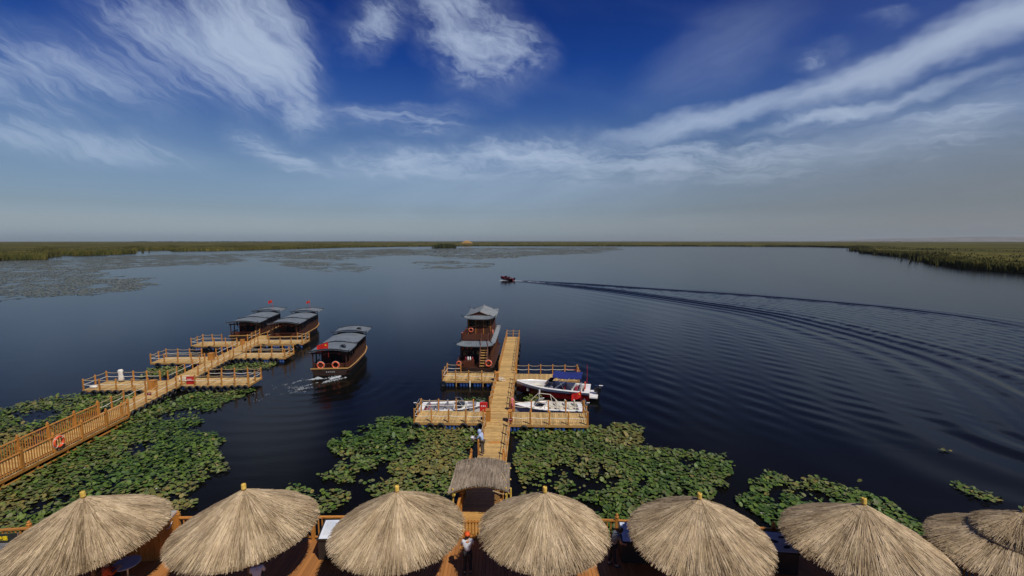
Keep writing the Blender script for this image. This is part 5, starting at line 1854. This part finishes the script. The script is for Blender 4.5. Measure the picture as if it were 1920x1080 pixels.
# ------------------------------------------------------------------ foam
def foam(label, centres, sizes, way, zf=.05):
    n = len(centres)
    k = 7
    a = np.arange(k) * 2 * np.pi / k
    V = np.zeros((n, k + 1, 3))
    V[:, 0, :2] = centres
    V[:, 0, 2] = zf + sizes * .12
    r = sizes[:, None] * rng.uniform(.6, 1.2, (n, k))
    la, sh_ = r * np.cos(a) * 2.1, r * np.sin(a) * .7
    V[:, 1:, 0] = centres[:, :1] + la * way[0] - sh_ * way[1]
    V[:, 1:, 1] = centres[:, 1:] + la * way[1] + sh_ * way[0]
    V[:, 1:, 2] = zf - .015
    F = np.concatenate([np.stack([np.zeros(k, int), 1 + np.arange(k), 1 + (np.arange(k) + 1) % k], -1)[None] + np.arange(n)[:, None, None] * (k + 1)], 0).reshape(-1, 3)
    tag(put('foam', np_mesh('foam', V.reshape(-1, 3), F, 'foam', smooth=True)), label, 'foam', None, 'stuff')


def trail(p0, p1, n, w0, w1, s0, s1, cover):
    t = rng.uniform(0, 1, n * 6) ** 1.5
    p0, p1 = np.array(p0), np.array(p1)
    d = (p1 - p0) / np.linalg.norm(p1 - p0)
    nrm = np.array([-d[1], d[0]])
    c = p0 + (p1 - p0) * t[:, None] + nrm * (rng.normal(0, 1, (n * 6, 1)) * (w0 + (w1 - w0) * t)[:, None])
    al_, ac_ = c @ d, c @ nrm
    k = fbm(al_ * .9, ac_ * 2.6, 77) > cover + .16 * t
    c, t = c[k][:n], t[k][:n]
    return c, (s0 + (s1 - s0) * t) * rng.uniform(.4, 1.1, len(t))


a1 = trail((-18.2, 47.7), (-21.0, 43.9), 900, .30, .50, .036, .018, .46)
a2 = trail((-20.4, 47.2), (-23.0, 43.6), 520, .3, .6, .030, .017, .50)
a3 = trail((-20.5, 43.6), (-24.5, 41.0), 200, .5, .9, .024, .014, .52)
foam('white churned wash behind the departing tour boat', np.vstack([a1[0], a2[0], a3[0]]), np.concatenate([a1[1], a2[1], a3[1]]), (.56, .83))
b1 = trail((1.0, 165.3), (6.5, 162.4), 260, .35, .3, .30, .12, .35)
b2 = trail((-4.4, 167.4), (-1.0, 165.8), 160, .25, .6, .28, .22, .2)
b3 = trail((6, 162.2), (11.5, 158.0), 120, .3, .6, .22, .10, .45)
foam('white spray round the crossing speedboat', np.vstack([b1[0], b2[0], b3[0]]), np.concatenate([b1[1], b2[1], b3[1]]), (.86, -.5))

# far pavilion on the opposite shore
pv_ = empty('pavilion', (-134, 1362, 3.0), 0, 'tiny two-tiered pavilion on the far shore', 'pavilion')
MB().box((0, 0, .5), (38, 10, 1.0)).build('platform', 'pole_wood', pv_)
for x in np.arange(-14, 15, 4.0):
    MB().box((x, -3.5, 3), (.7, .7, 5)).build('column', 'orange_wood', pv_)
MB().loft([[(-18, -6, 5.2), (18, -6, 5.2), (18, 6, 5.2), (-18, 6, 5.2)], [(-10, -1.5, 8), (10, -1.5, 8), (10, 1.5, 8), (-10, 1.5, 8)]], close=True, cap=True).build('roof', 'gold_trim', pv_)
MB().box((0, 0, 8.6), (14, 4, 1.6)).build('upper_storey', 'pole_wood', pv_)
MB().loft([[(-11, -4, 9.4), (11, -4, 9.4), (11, 4, 9.4), (-11, 4, 9.4)], [(-6, -.5, 12), (6, -.5, 12), (6, .5, 12), (-6, .5, 12)]], close=True, cap=True).build('upper_roof', 'gold_trim', pv_)


# ================================================================== PEOPLE
def skin_obj(name, verts, edges, radii, material, parent, root=0, sub=1, flat=None):
    me = bpy.data.meshes.new(name)
    me.from_pydata(verts, edges, [])
    me.materials.append(MATS[material])
    o = put(name, me, parent)
    md = o.modifiers.new('skin', 'SKIN')
    sl = me.skin_vertices
    if not sl:
        bm = bmesh.new(); bm.from_mesh(me); bm.verts.layers.skin.verify(); bm.to_mesh(me); bm.free()
        sl = me.skin_vertices
    for i, r in enumerate(radii):
        rr = r if isinstance(r, tuple) else (r, r)
        sl[0].data[i].radius = rr
        sl[0].data[i].use_root = (i == root)
    md.use_smooth_shade = True
    ss = o.modifiers.new('smooth', 'SUBSURF')
    ss.levels = sub
    ss.render_levels = sub
    return o


def person(loc, rz, label, J=None, shirt='shirt_white', trousers='trouser_black', hat=None, sleeves='short', hood=False, height=1.70, hair=True):
    """one continuous skinned body; clothes and hat as children. y is forward"""
    P = dict(pelvis=(0, 0, .93), belly=(0, .01, 1.10), chest=(0, 0, 1.30), neck=(0, 0, 1.46), head=(0, .025, 1.60), nose=(0, .125, 1.595),
             shl=(-.17, 0, 1.39), shr=(.17, 0, 1.39), ell=(-.23, -.02, 1.12), elr=(.23, -.02, 1.12), wrl=(-.24, .06, .88), wrr=(.24, .06, .88),
             hil=(-.09, 0, .90), hir=(.09, 0, .90), knl=(-.10, .02, .50), knr=(.10, .02, .50), anl=(-.11, -.02, .09), anr=(.11, -.02, .09), tol=(-.13, .14, .03), tor=(.13, .14, .03))
    P.update(J or {})
    s = height / 1.70
    P = {k: Vector(v) * s for k, v in P.items()}
    root = empty('person', loc, rz, label, 'person')
    names = list(P)
    V = [P[n] for n in names]
    idx = {n: i for i, n in enumerate(names)}
    Rd = dict(pelvis=(.125, .10), belly=(.115, .09), chest=(.13, .095), neck=.052, head=(.078, .092), nose=.014, shl=.058, shr=.058, ell=.042, elr=.042, wrl=.028, wrr=.028,
              hil=.088, hir=.088, knl=.058, knr=.058, anl=.038, anr=.038, tol=.036, tor=.036)
    rad = [tuple(c * s for c in Rd[n]) if isinstance(Rd[n], tuple) else Rd[n] * s for n in names]
    E_ = [('pelvis', 'belly'), ('belly', 'chest'), ('chest', 'neck'), ('neck', 'head'), ('head', 'nose'), ('chest', 'shl'), ('chest', 'shr'), ('shl', 'ell'), ('shr', 'elr'), ('ell', 'wrl'), ('elr', 'wrr'),
          ('pelvis', 'hil'), ('pelvis', 'hir'), ('hil', 'knl'), ('hir', 'knr'), ('knl', 'anl'), ('knr', 'anr'), ('anl', 'tol'), ('anr', 'tor')]
    edges = [(idx[a], idx[b]) for a, b in E_]
    # palms and five fingers each
    for sd, sg in (('l', -1), ('r', 1)):
        w, e = P['wr' + sd], P['el' + sd]
        d = (w - e).normalized()
        side = d.cross(Vector((sg, 0, .2))).normalized()
        if side.length < .1:
            side = Vector((0, 1, 0))
        curl = Vector((-sg * .25, 0, 0)) + Vector((0, .3, 0))
        palm = w + d * .075 * s
        V.append(palm); rad.append((.026 * s, .038 * s)); pi_ = len(V) - 1
        edges.append((idx['wr' + sd], pi_))
        for q, (off, ln) in enumerate(((.030, .060), (.011, .072), (-.009, .066), (-.027, .050))):
            b0 = palm + side * off * s + d * .03 * s
            m0 = b0 + d * ln * .55 * s
            t0 = m0 + (d * .8 + curl * .6).normalized() * ln * .45 * s
            for p in (b0, m0, t0):
                V.append(p); rad.append(.0085 * s)
            n0 = len(V)
            edges += [(pi_, n0 - 3), (n0 - 3, n0 - 2), (n0 - 2, n0 - 1)]
        th0 = w + d * .035 * s + side * .034 * s
        th1 = th0 + (d * .7 + side * .7).normalized() * .035 * s
        th2 = th1 + d * .028 * s
        for p in (th0, th1, th2):
            V.append(p); rad.append(.010 * s)
        n0 = len(V)
        edges += [(pi_, n0 - 3), (n0 - 3, n0 - 2), (n0 - 2, n0 - 1)]
    skin_obj('body', V, edges, rad, 'skin', root)
    # clothes follow the body, a little larger
    def cloth(name, part, seg, m_):
        ids = {n: i for i, n in enumerate(part)}
        skin_obj(name, [part[n][0] for n in part], [(ids[a], ids[b]) for a, b in seg], [tuple(c * s for c in part[n][1]) if isinstance(part[n][1], tuple) else part[n][1] * s for n in part], m_, root)
    up = .5 if sleeves == 'short' else 1.0
    sh = {'pelvis': (P['pelvis'] + Vector((0, 0, .02)), (.150, .128)), 'belly': (P['belly'], (.140, .118)), 'chest': (P['chest'], (.150, .120)), 'neck': (P['neck'] - Vector((0, 0, .045)), .066)}
    sg_ = [('pelvis', 'belly'), ('belly', 'chest'), ('chest', 'neck')]
    for sd in 'lr':
        a, b, c = P['sh' + sd], P['el' + sd], P['wr' + sd]
        sh['sh' + sd] = (a, .080)
        sg_.append(('chest', 'sh' + sd))
        if sleeves == 'short':
            sh['el' + sd] = (a.lerp(b, .62), .068)
        else:
            sh['el' + sd] = (b, .060)
            sh['wr' + sd] = (b.lerp(c, .92), .045)
            sg_.append(('el' + sd, 'wr' + sd))
        sg_.append(('sh' + sd, 'el' + sd))
    cloth('shirt', sh, sg_, shirt)
    tr = {'pelvis': (P['pelvis'] - Vector((0, 0, .01)), (.142, .118))}
    sg_ = []
    for sd in 'lr':
        tr['hi' + sd] = (P['hi' + sd], .106); tr['kn' + sd] = (P['kn' + sd], .080); tr['an' + sd] = (P['an' + sd] + (P['kn' + sd] - P['an' + sd]) * .08, .062)
        sg_ += [('pelvis', 'hi' + sd), ('hi' + sd, 'kn' + sd), ('kn' + sd, 'an' + sd)]
    cloth('trousers', tr, sg_, trousers)
    for sd in 'lr':
        a, t = P['an' + sd], P['to' + sd]
        d = (t - a); d.z = 0
        d = d.normalized() if d.length > .01 else Vector((0, 1, 0))
        z0 = t.z - .02 * s
        skin_obj('shoe', [a + Vector((0, 0, -.045 * s)) - d * .05 * s, a.lerp(t, .6) + Vector((0, 0, -.015 * s)), t + d * .07 * s], [(0, 1), (1, 2)], [(.048 * s, .05 * s), (.05 * s, .045 * s), (.04 * s, .032 * s)], 'shoe', root)
    h = P['head']
    if hair and not hood:
        MB().lathe([(.098 * s, -.045 * s), (.110 * s, .02 * s), (.100 * s, .075 * s), (.06 * s, .118 * s), (.0, .13 * s)], 10, (h.x, h.y - .022 * s, h.z), 1.12).build('hair', 'hair', root, smooth=True)
    if hood:
        MB().lathe([(.11 * s, -.16 * s), (.128 * s, -.05 * s), (.130 * s, .03 * s), (.10 * s, .10 * s), (.05 * s, .135 * s), (.0, .14 * s)], 10, (h.x, h.y - .035 * s, h.z), 1.05).build('hood', shirt, root, smooth=True)
    if hat:
        c = MB().lathe([(.112 * s, .015 * s), (.115 * s, .06 * s), (.09 * s, .12 * s), (.03 * s, .145 * s), (.0, .146 * s)], 12, (h.x, h.y - .01, h.z), 1.12).build('cap', hat, root, smooth=True)
        MB().loft([[(h.x + math.sin(a_) * .10 * s, h.y + math.cos(a_) * .10 * s, h.z + .03 * s), (h.x + math.sin(a_) * .115 * s, h.y + .03 * s + math.cos(a_) * .16 * s, h.z + .015 * s)] for a_ in np.linspace(-1.1, 1.1, 7)]).build('peak', hat, c)
    for sx in (-.033, .033):
        MB().lathe([(.0, -.010), (.010, 0), (.0, .010)], 6, (h.x + sx * s, h.y + .088 * s, h.z + .02 * s)).build('eye', 'hair', root)
        MB().lathe([(.0, -.028), (.016, -.01), (.018, .015), (.0, .03)], 6, (h.x + sx * 2.75 * s, h.y - .005, h.z), .6).build('ear', 'skin', root)
    MB().box((h.x, h.y + .090 * s, h.z - .050 * s), (.045 * s, .012, .010)).build('mouth', 'red_wood', root)
    return root


# keeper leaning over the pier rail with a bucket
person((-1.93, 28.55, PZ), R(62), 'person in pale blue hooded top at the central pier\'s left rail', dict(
    belly=(0, .05, 1.08), chest=(0, .12, 1.27), neck=(0, .20, 1.41), head=(0, .27, 1.53), nose=(0, .37, 1.50), shl=(-.17, .13, 1.35), shr=(.17, .13, 1.35),
    ell=(-.22, .25, 1.12), elr=(.20, .27, 1.12), wrl=(-.12, .44, 1.02), wrr=(.10, .45, 1.03), anl=(-.13, -.08, .09), tol=(-.15, .08, .03)), 'shirt_blue', 'trouser_olive', hood=True, sleeves='long')
bk = empty('bucket', (-2.58, 28.85, 1.33), 0, 'small white bucket held out over the left rail of the central pier', 'bucket')
MB().lathe([(.11, 0), (.15, .28), (.16, .30), (.14, .29), (.10, .03)], 12).build('pail', 'bucket', bk, smooth=True)
MB().tube([(-.15, 0, .28), (-.1, 0, .42), (.1, 0, .42), (.15, 0, .28)], .008, 4).build('handle', 'steel', bk)
# man in the orange cap, back to us, hands raised in front
person((-1.74, 16.62, DZ), R(8), 'man in white shirt, black trousers and orange cap below the gangway', dict(
    ell=(-.24, .08, 1.14), elr=(.25, .08, 1.14), wrl=(-.10, .30, 1.22), wrr=(.10, .30, 1.24), head=(0, .03, 1.59), nose=(0, .13, 1.57)), 'shirt_white', 'trouser_black', hat='cap_orange')
# visitor bending over the bluish board
person((4.02, 17.05, DZ), R(-72), 'person in grey shirt leaning over the bluish info board', dict(
    belly=(0, .06, 1.08), chest=(0, .17, 1.24), neck=(0, .28, 1.36), head=(0, .37, 1.46), nose=(0, .46, 1.42), shl=(-.17, .18, 1.32), shr=(.17, .18, 1.32),
    ell=(-.22, .22, 1.05), elr=(.22, .25, 1.06), wrl=(-.16, .40, .92), wrr=(.16, .44, .95), knl=(-.1, .03, .5), anl=(-.12, -.10, .09), tol=(-.13, .05, .03), anr=(.11, .10, .09), tor=(.13, .26, .03)), 'shirt_grey', 'trouser_black')
person((15.75, 16.72, DZ), R(10), 'person in pink shirt at the rail, half hidden by a parasol', dict(ell=(-.27, .05, 1.14), elr=(.27, .05, 1.14), wrl=(-.15, .26, 1.08), wrr=(.15, .26, 1.08)), 'shirt_pink', 'trouser_black')
SIT = dict(pelvis=(0, 0, .52), belly=(0, .02, .70), chest=(0, .05, .90), neck=(0, .10, 1.05), head=(0, .16, 1.18), nose=(0, .26, 1.16), shl=(-.17, .06, 1.0), shr=(.17, .06, 1.0),
           ell=(-.23, .16, .76), elr=(.23, .16, .76), wrl=(-.10, .36, .80), wrr=(.10, .36, .80), hil=(-.09, .02, .50), hir=(.09, .02, .50), knl=(-.12, .42, .50), knr=(.12, .42, .50), anl=(-.13, .40, .09), anr=(.13, .40, .09), tol=(-.14, .55, .03), tor=(.14, .55, .03))
person((-15.05, 15.62, DZ), R(-40), 'person in orange shirt seated under the leftmost parasol', SIT, 'shirt_orange', 'trouser_black', sleeves='long')
person((-9.42, 15.62, DZ), R(20), 'person in white seated under the second parasol from the left', SIT, 'shirt_white', 'trouser_olive', sleeves='long')
SITB = {k: (v[0], v[1], v[2] - .15) for k, v in SIT.items()}
for y, lab in ((.4, 'person on the near seat of the speedboat'), (-.4, 'person on the far seat of the speedboat')):
    c, s_ = math.cos(s_h), math.sin(s_h)
    px_, py_ = 1.75, y
    person((SPD.x + px_ * c - py_ * s_, SPD.y + px_ * s_ + py_ * c, .42 + .15 + (0 if y > 0 else .02)), s_h - math.pi / 2, lab, SITB, 'trouser_black', 'trouser_black', sleeves='long')


# ================================================================== SMALL THINGS ON DECK AND PIERS
def stool(loc, label):
    r = empty('stool', loc, 0, label, 'stool', 'stools under the parasols')
    MB().lathe([(.17, .40), (.19, .42), (.19, .46), (.0, .47)], 12).build('seat', 'orange_wood', r)
    for j in range(4):
        a = math.pi / 4 + j * math.pi / 2
        MB().tube([(.13 * math.cos(a), .13 * math.sin(a), .41), (.17 * math.cos(a), .17 * math.sin(a), 0)], .018, 6).build('leg', 'pole_wood', r)


stool((-15.05, 15.62, DZ), 'stool under the person in orange')
stool((-9.42, 15.62, DZ), 'stool under the seated person in white')


def table(loc, label, m):
    r = empty('table', loc, .3, label, 'table', 'tables under the parasols')
    MB().lathe([(.42, .70), (.44, .72), (.44, .75), (.0, .755)], 20).build('tabletop', m, r)
    MB().tube([(0, 0, .03), (0, 0, .71)], .04, 8).build('pedestal', 'steel', r)
    MB().lathe([(.26, 0), (.26, .02), (.05, .05), (.0, .05)], 14).build('base', 'steel', r)


table((-14.75, 16.25, DZ), 'blue-grey round table beside the person in orange', 'table_top')

# counter left of the second parasol
ct = empty('wooden_counter', (-15.85, 17.85, DZ), R(7), 'orange boarded counter between the first two parasols', 'counter')
for j in range(14):
    MB().box((-1.38 + .2 + j * .19, -.62, .65), (.18, .03, 1.3)).build('board', 'orange_wood', ct)
for j in range(6):
    MB().box((1.40, -.52 + j * .2, .68), (.03, .19, 1.36)).build('board', 'orange_wood', ct)
MB().box((0, .02, .64), (2.7, 1.16, 1.24)).build('carcass', 'dark_wood', ct)
MB().box((0, 0, 1.33), (2.86, 1.34, .05)).build('worktop', 'board_grey', ct)
MB().tube([(1.43, -.2, 1.06), (1.47, -.05, 1.02), (1.46, .08, 1.10), (1.44, .2, 1.14)], .018, 5).build('hose_end', 'rope_white', ct)


def slanted_board(loc, rz, w, label, face, deco):
    r = empty('info_board', loc, rz, label, 'sign', 'slanted information boards on the deck')
    MB().loft([[(x, -.42, 0), (x, .42, 0), (x, .42, 1.12), (x, -.42, .86)] for x in (-w / 2, w / 2)], close=True, cap=True).build('cabinet', 'board_frame', r)
    tilt = math.atan2(.26, .84)
    p = MB().box((0, 0, 0), (w * 1.04, .98, .05)).build('frame', 'board_frame', r)
    p.location = (0, 0, 1.03); p.rotation_euler = (tilt, 0, 0)
    f = MB().box((0, 0, .030), (w * .96, .88, .012)).build('panel', face, p)
    m = MB()
    if deco == 'lines':
        for j in range(12):
            ln = w * .4 * random.uniform(.6, 1)
            m.box((-w * .23 - (w * .4 - ln) / 2, .34 - j * .055, .0375), (ln, .016, .003))
            ln = w * .36 * random.uniform(.6, 1)
            m.box((w * .24 - (w * .36 - ln) / 2, .30 - j * .05, .0375), (ln, .014, .003))
        m.build('lettering', 'board_grey', p)
    else:
        for (x, y, a, s) in ((-.28 * w, .2, .3, .16), (.05 * w, .02, -.2, .20), (.28 * w, .22, .1, .15), (.3 * w, -.2, .4, .17), (-.25 * w, -.2, -.1, .15)):
            pts = [(x + s * (math.cos(t) * math.cos(a) - .5 * math.sin(t) * math.sin(a)), y + s * (math.cos(t) * math.sin(a) + .5 * math.sin(t) * math.cos(a)) * .8, .0385) for t in np.linspace(0, 6.28, 13)[:-1]]
            m.add(pts, [tuple(range(12))])
        m.build('picture', 'board_frame', p)
        m2 = MB()
        for j in range(6):
            m2.box((-.1 * w + j * .10, .36, .0385), (.06, .04, .003))
        m2.build('lettering', 'sign_white', p)


slanted_board((5.35, 17.62, DZ), R(-4), 1.75, 'bluish white slanted info board right of the gangway\'s parasol', 'board_white', 'lines')
slanted_board((10.35, 17.05, DZ), R(-6), 1.75, 'grey slanted info board with dark pictures between the right parasols', 'board_grey', 'pics')
slanted_board((-7.08, 17.85, DZ), R(2), 1.7, 'white slanted info board left of the third parasol', 'board_white', 'lines')

# lotus sign hung on the left railing
sg0 = Vector((-20.45, edge_y(-20.45) - .30, DZ))
sdir = math.atan2(18.75 - 17.55, 9.5)
sg = empty('lotus_sign', sg0, sdir, 'dark sign with yellow characters and a printed lotus, at the left edge', 'sign')
MB().box((-1.15, 0, .48), (2.3, .05, .98)).build('panel', 'sign_dark', sg)
MB().box((.015, -.005, .48), (.03, .07, 1.02)).build('edge_strip', 'steel', sg)
for i_, ch in enumerate('色睡莲'):
    cu = bpy.data.curves.new('lettering', 'FONT')
    cu.body = ch
    cu.size = .20
    cu.extrude = .003
    cu.offset = .004
    cu.materials.append(MATS['sign_yellow'])
    tmp = put('tmp', cu)
    bpy.context.view_layer.update()
    me = bpy.data.meshes.new_from_object(tmp.evaluated_get(bpy.context.evaluated_depsgraph_get()))
    bpy.data.objects.remove(tmp)
    put('lettering', me, sg, (-.98 + i_ * .205, -.032, .73), rot=(R(90), 0, 0))
for j in range(6):
    MB().box((-.58 + random.uniform(-.04, .04), -.029, .58 - j * .05), (.80 * random.uniform(.75, 1), .006, .014)).build('lettering', 'sign_white', sg)
fl = MB(); fy_ = MB(); fg = MB()
for j in range(9):
    a = math.pi * (j / 8)
    for m_, r0, cx, cz in ((fl, .36, -1.15, .06), (fy_, .20, -1.08, .30)):
        c, s_ = math.cos(a), math.sin(a)
        m_.add([(cx + .04 * c, -.029, cz + .03 * s_), (cx + r0 * .6 * c - .07 * s_, -.030, cz + r0 * .6 * s_ + .07 * c), (cx + r0 * c, -.031, cz + r0 * s_), (cx + r0 * .6 * c + .07 * s_, -.032, cz + r0 * .6 * s_ - .07 * c)], [(0, 1, 2, 3)])
fg.add([(-1.2 + .6 * math.cos(t), -.0275, .16 + .16 * math.sin(t)) for t in np.linspace(0, 6.28, 15)[:-1]], [tuple(range(14))])
fg.build('picture', 'leaf_print', sg); fl.build('picture', 'petal_red', sg); fy_.build('picture', 'petal_yellow', sg)

# lifebuoy on the left walkway
fq = .712
pb = WA + wd * fq + wr * 1.10
lifebuoy((pb.x, pb.y, WZ + .62), math.atan2(wu.y, wu.x), 'lifebuoy hanging on the near railing of the left walkway', 1.25)


def red_box(loc, rz, label, h=.75):
    r = empty('fire_box', loc, rz, label, 'box', 'red fire-extinguisher boxes')
    MB().box((0, 0, h / 2), (.62, .26, h)).build('case', 'red_box', r)
    MB().box((0, -.137, h / 2), (.54, .012, h - .1)).build('door', 'red_box', r)
    for j in range(3):
        MB().box((-.14 + j * .14, -.146, h * .68), (.08, .006, .10)).build('lettering', 'white_paint', r)
    MB().box((.22, -.15, h * .45), (.03, .02, .12)).build('handle', 'steel', r)


p = c_at(9.62, -1.35)
red_box((p[0], p[1], PZ), ang_c, 'red box at the inner end of the dock by the left open boat')
red_box((-31.45, 43.35, PZ), .03, 'red box on the lowest right finger of the left pier')


def corner_box(loc, rz, label, d=(.55, .5, .8)):
    r = empty('wooden_bin', loc, rz, label, 'bin', 'orange wooden bins on the piers')
    for sy in (-1, 1):
        for j in range(4):
            MB().box((-d[0] / 2 + (j + .5) * d[0] / 4, sy * d[1] / 2, d[2] / 2), (d[0] / 4 - .008, .025, d[2])).build('board', 'orange_wood', r)
    for sx in (-1, 1):
        MB().box((sx * (d[0] / 2 - .012), 0, d[2] / 2), (.025, d[1] - .03, d[2])).build('side', 'orange_wood', r)
    MB().box((0, 0, d[2] + .02), (d[0] + .06, d[1] + .06, .04)).build('lid', 'orange_wood', r)


p = c_at(7.75, -.80); corner_box((p[0], p[1], PZ), ang_c, 'orange bin at the left edge of the central pier, nearest the camera', (.35, .5, .85))
p = c_at(7.6, .92); corner_box((p[0], p[1], PZ), ang_c, 'orange bin at the right edge of the central pier', (.3, .5, .85))
p = c_at(18.0, -.85); corner_box((p[0], p[1], PZ), ang_c, 'orange bin by the houseboat dock', (.35, .6, .8))
p = l_at(7.0, -.82); corner_box((p[0], p[1], PZ), HL - math.pi / 2, 'orange bin at the lowest left finger of the left pier')
p = l_at(17.6, -.85); corner_box((p[0], p[1], PZ), HL - math.pi / 2, 'orange bin at the middle left finger of the left pier')
p = l_at(25.6, -.85); corner_box((p[0], p[1], PZ), HL - math.pi / 2, 'orange bin at the outermost left finger of the left pier', (.45, .4, .7))

# pink bag slung over a post of the central pier
p = c_at(10.0, .98)
pb_ = MB()
pb_.loft([[(.20 * w_ * math.cos(a) + .02 * math.sin(3 * a + z_ * 5), .17 * w_ * math.sin(a) + .02 * math.cos(4 * a), z_) for a in np.linspace(0, 6.28, 15)[:-1]] for z_, w_ in ((.05, .7), (.2, 1.05), (.5, 1.1), (.8, 1.0), (.98, .75), (1.06, .35))], close=True, cap=True)
pk_ = pb_.build('cloth_bundle', 'pink_cloth', None, smooth=True, loc=(p[0], p[1], PZ))
tag(pk_, 'pink cloth bundle on a post of the central pier', 'bundle')
# white bundle on the lowest left finger
wb_ = MB()
wb_.loft([[(.26 * w_ * math.cos(a) + .05 * math.sin(3 * a + z_ * 4), .20 * w_ * math.sin(a) + .03 * math.cos(5 * a), z_) for a in np.linspace(0, 6.28, 15)[:-1]] for z_, w_ in ((.10, .75), (.3, 1.05), (.6, .9), (.9, .8), (1.15, .95), (1.28, .5))], close=True, cap=True)
tag(wb_.build('cloth_bundle', 'rope_white', None, smooth=True, loc=(-38.75, 43.95, PZ)), 'white bundle hung on the rail of the lowest left finger', 'bundle')
lb_ = MB()
lb_.loft([[(.34 * w_ * math.cos(a), .2 * w_ * math.sin(a), z_ + .02 * math.sin(4 * a)) for a in np.linspace(0, 6.28, 13)[:-1]] for z_, w_ in ((.0, .9), (.10, 1.05), (.2, .8), (.25, .3))], close=True, cap=True)
tag(lb_.build('cloth_bundle', 'rope_white', None, smooth=True, loc=(-39.9, 42.2, PZ)), 'low white bundle lying on the end of the lowest left finger', 'bundle')


def rope_coil(loc, label, s=1.0):
    pts = []
    for i in range(60):
        a = i * .42
        r = (.10 + .22 * abs(math.sin(i * .31))) * s
        pts.append((r * math.cos(a) + .12 * math.sin(i * .11), r * math.sin(a), .03 + .004 * i + .12 * abs(math.sin(i * .23)) * s))
    o = MB().tube(pts, .022, 4).build('rope_coil', 'rope_white', None, loc=loc)
    tag(o, label, 'rope')


p = l_at(9.3, .75); rope_coil((p[0], p[1], PZ), 'tangled white rope on the left pier above the red box', 1.6)
p = c_at(17.8, -.45); rope_coil((p[0], p[1], PZ), 'white rope lying on the central pier by the houseboat dock', 1.0)
for (p, rz_, lab) in ((c_at(6.5, .98), ang_c, 'small dark red plate on the central pier\'s right rail'), (l_at(3.6, 1.0), HL - math.pi / 2, 'small red plate on the right rail of the left pier')):
    r = empty('notice_plate', (p[0], p[1], PZ + .62), rz_, lab, 'sign', 'small red plates on the pier rails')
    MB().box((0, -.09, 0), (.34, .02, .26)).build('plate', 'red_vinyl', r)
    MB().box((0, -.102, .03), (.22, .004, .03)).build('lettering', 'white_paint', r)
# plain orange board laid across the pier planks
p = c_at(3.9, .05)
tag(MB().box((0, 0, .012), (.85, .26, .025)).build('loose_board', 'orange_wood', None, loc=(p[0], p[1], PZ), rz=ang_c), 'short orange board lying across the central pier', 'board')
# loose straw left by the thatch of the second parasol on deck is too small to build


# ================================================================== HAZE
hz_ = MB().box((0, 6300, 69.0), (26400, 13600, 142.0))
hazeo = hz_.build('haze', None, None)
hm = bpy.data.materials.new('haze')
hm.use_nodes = True
nt = hm.node_tree
nt.nodes.remove(nt.nodes['Principled BSDF'])
pvn = nt.nodes.new('ShaderNodeVolumePrincipled')
pvn.inputs['Color'].default_value = (.80, .86, .93, 1)
pvn.inputs['Density'].default_value = 3.2e-5
pvn.inputs['Anisotropy'].default_value = 0.2
nt.links.new(pvn.outputs[0], nt.nodes['Material Output'].inputs['Volume'])
hazeo.data.materials.append(hm)
tag(hazeo, 'thin pale haze lying over the lake and marsh', 'haze', None, 'stuff')
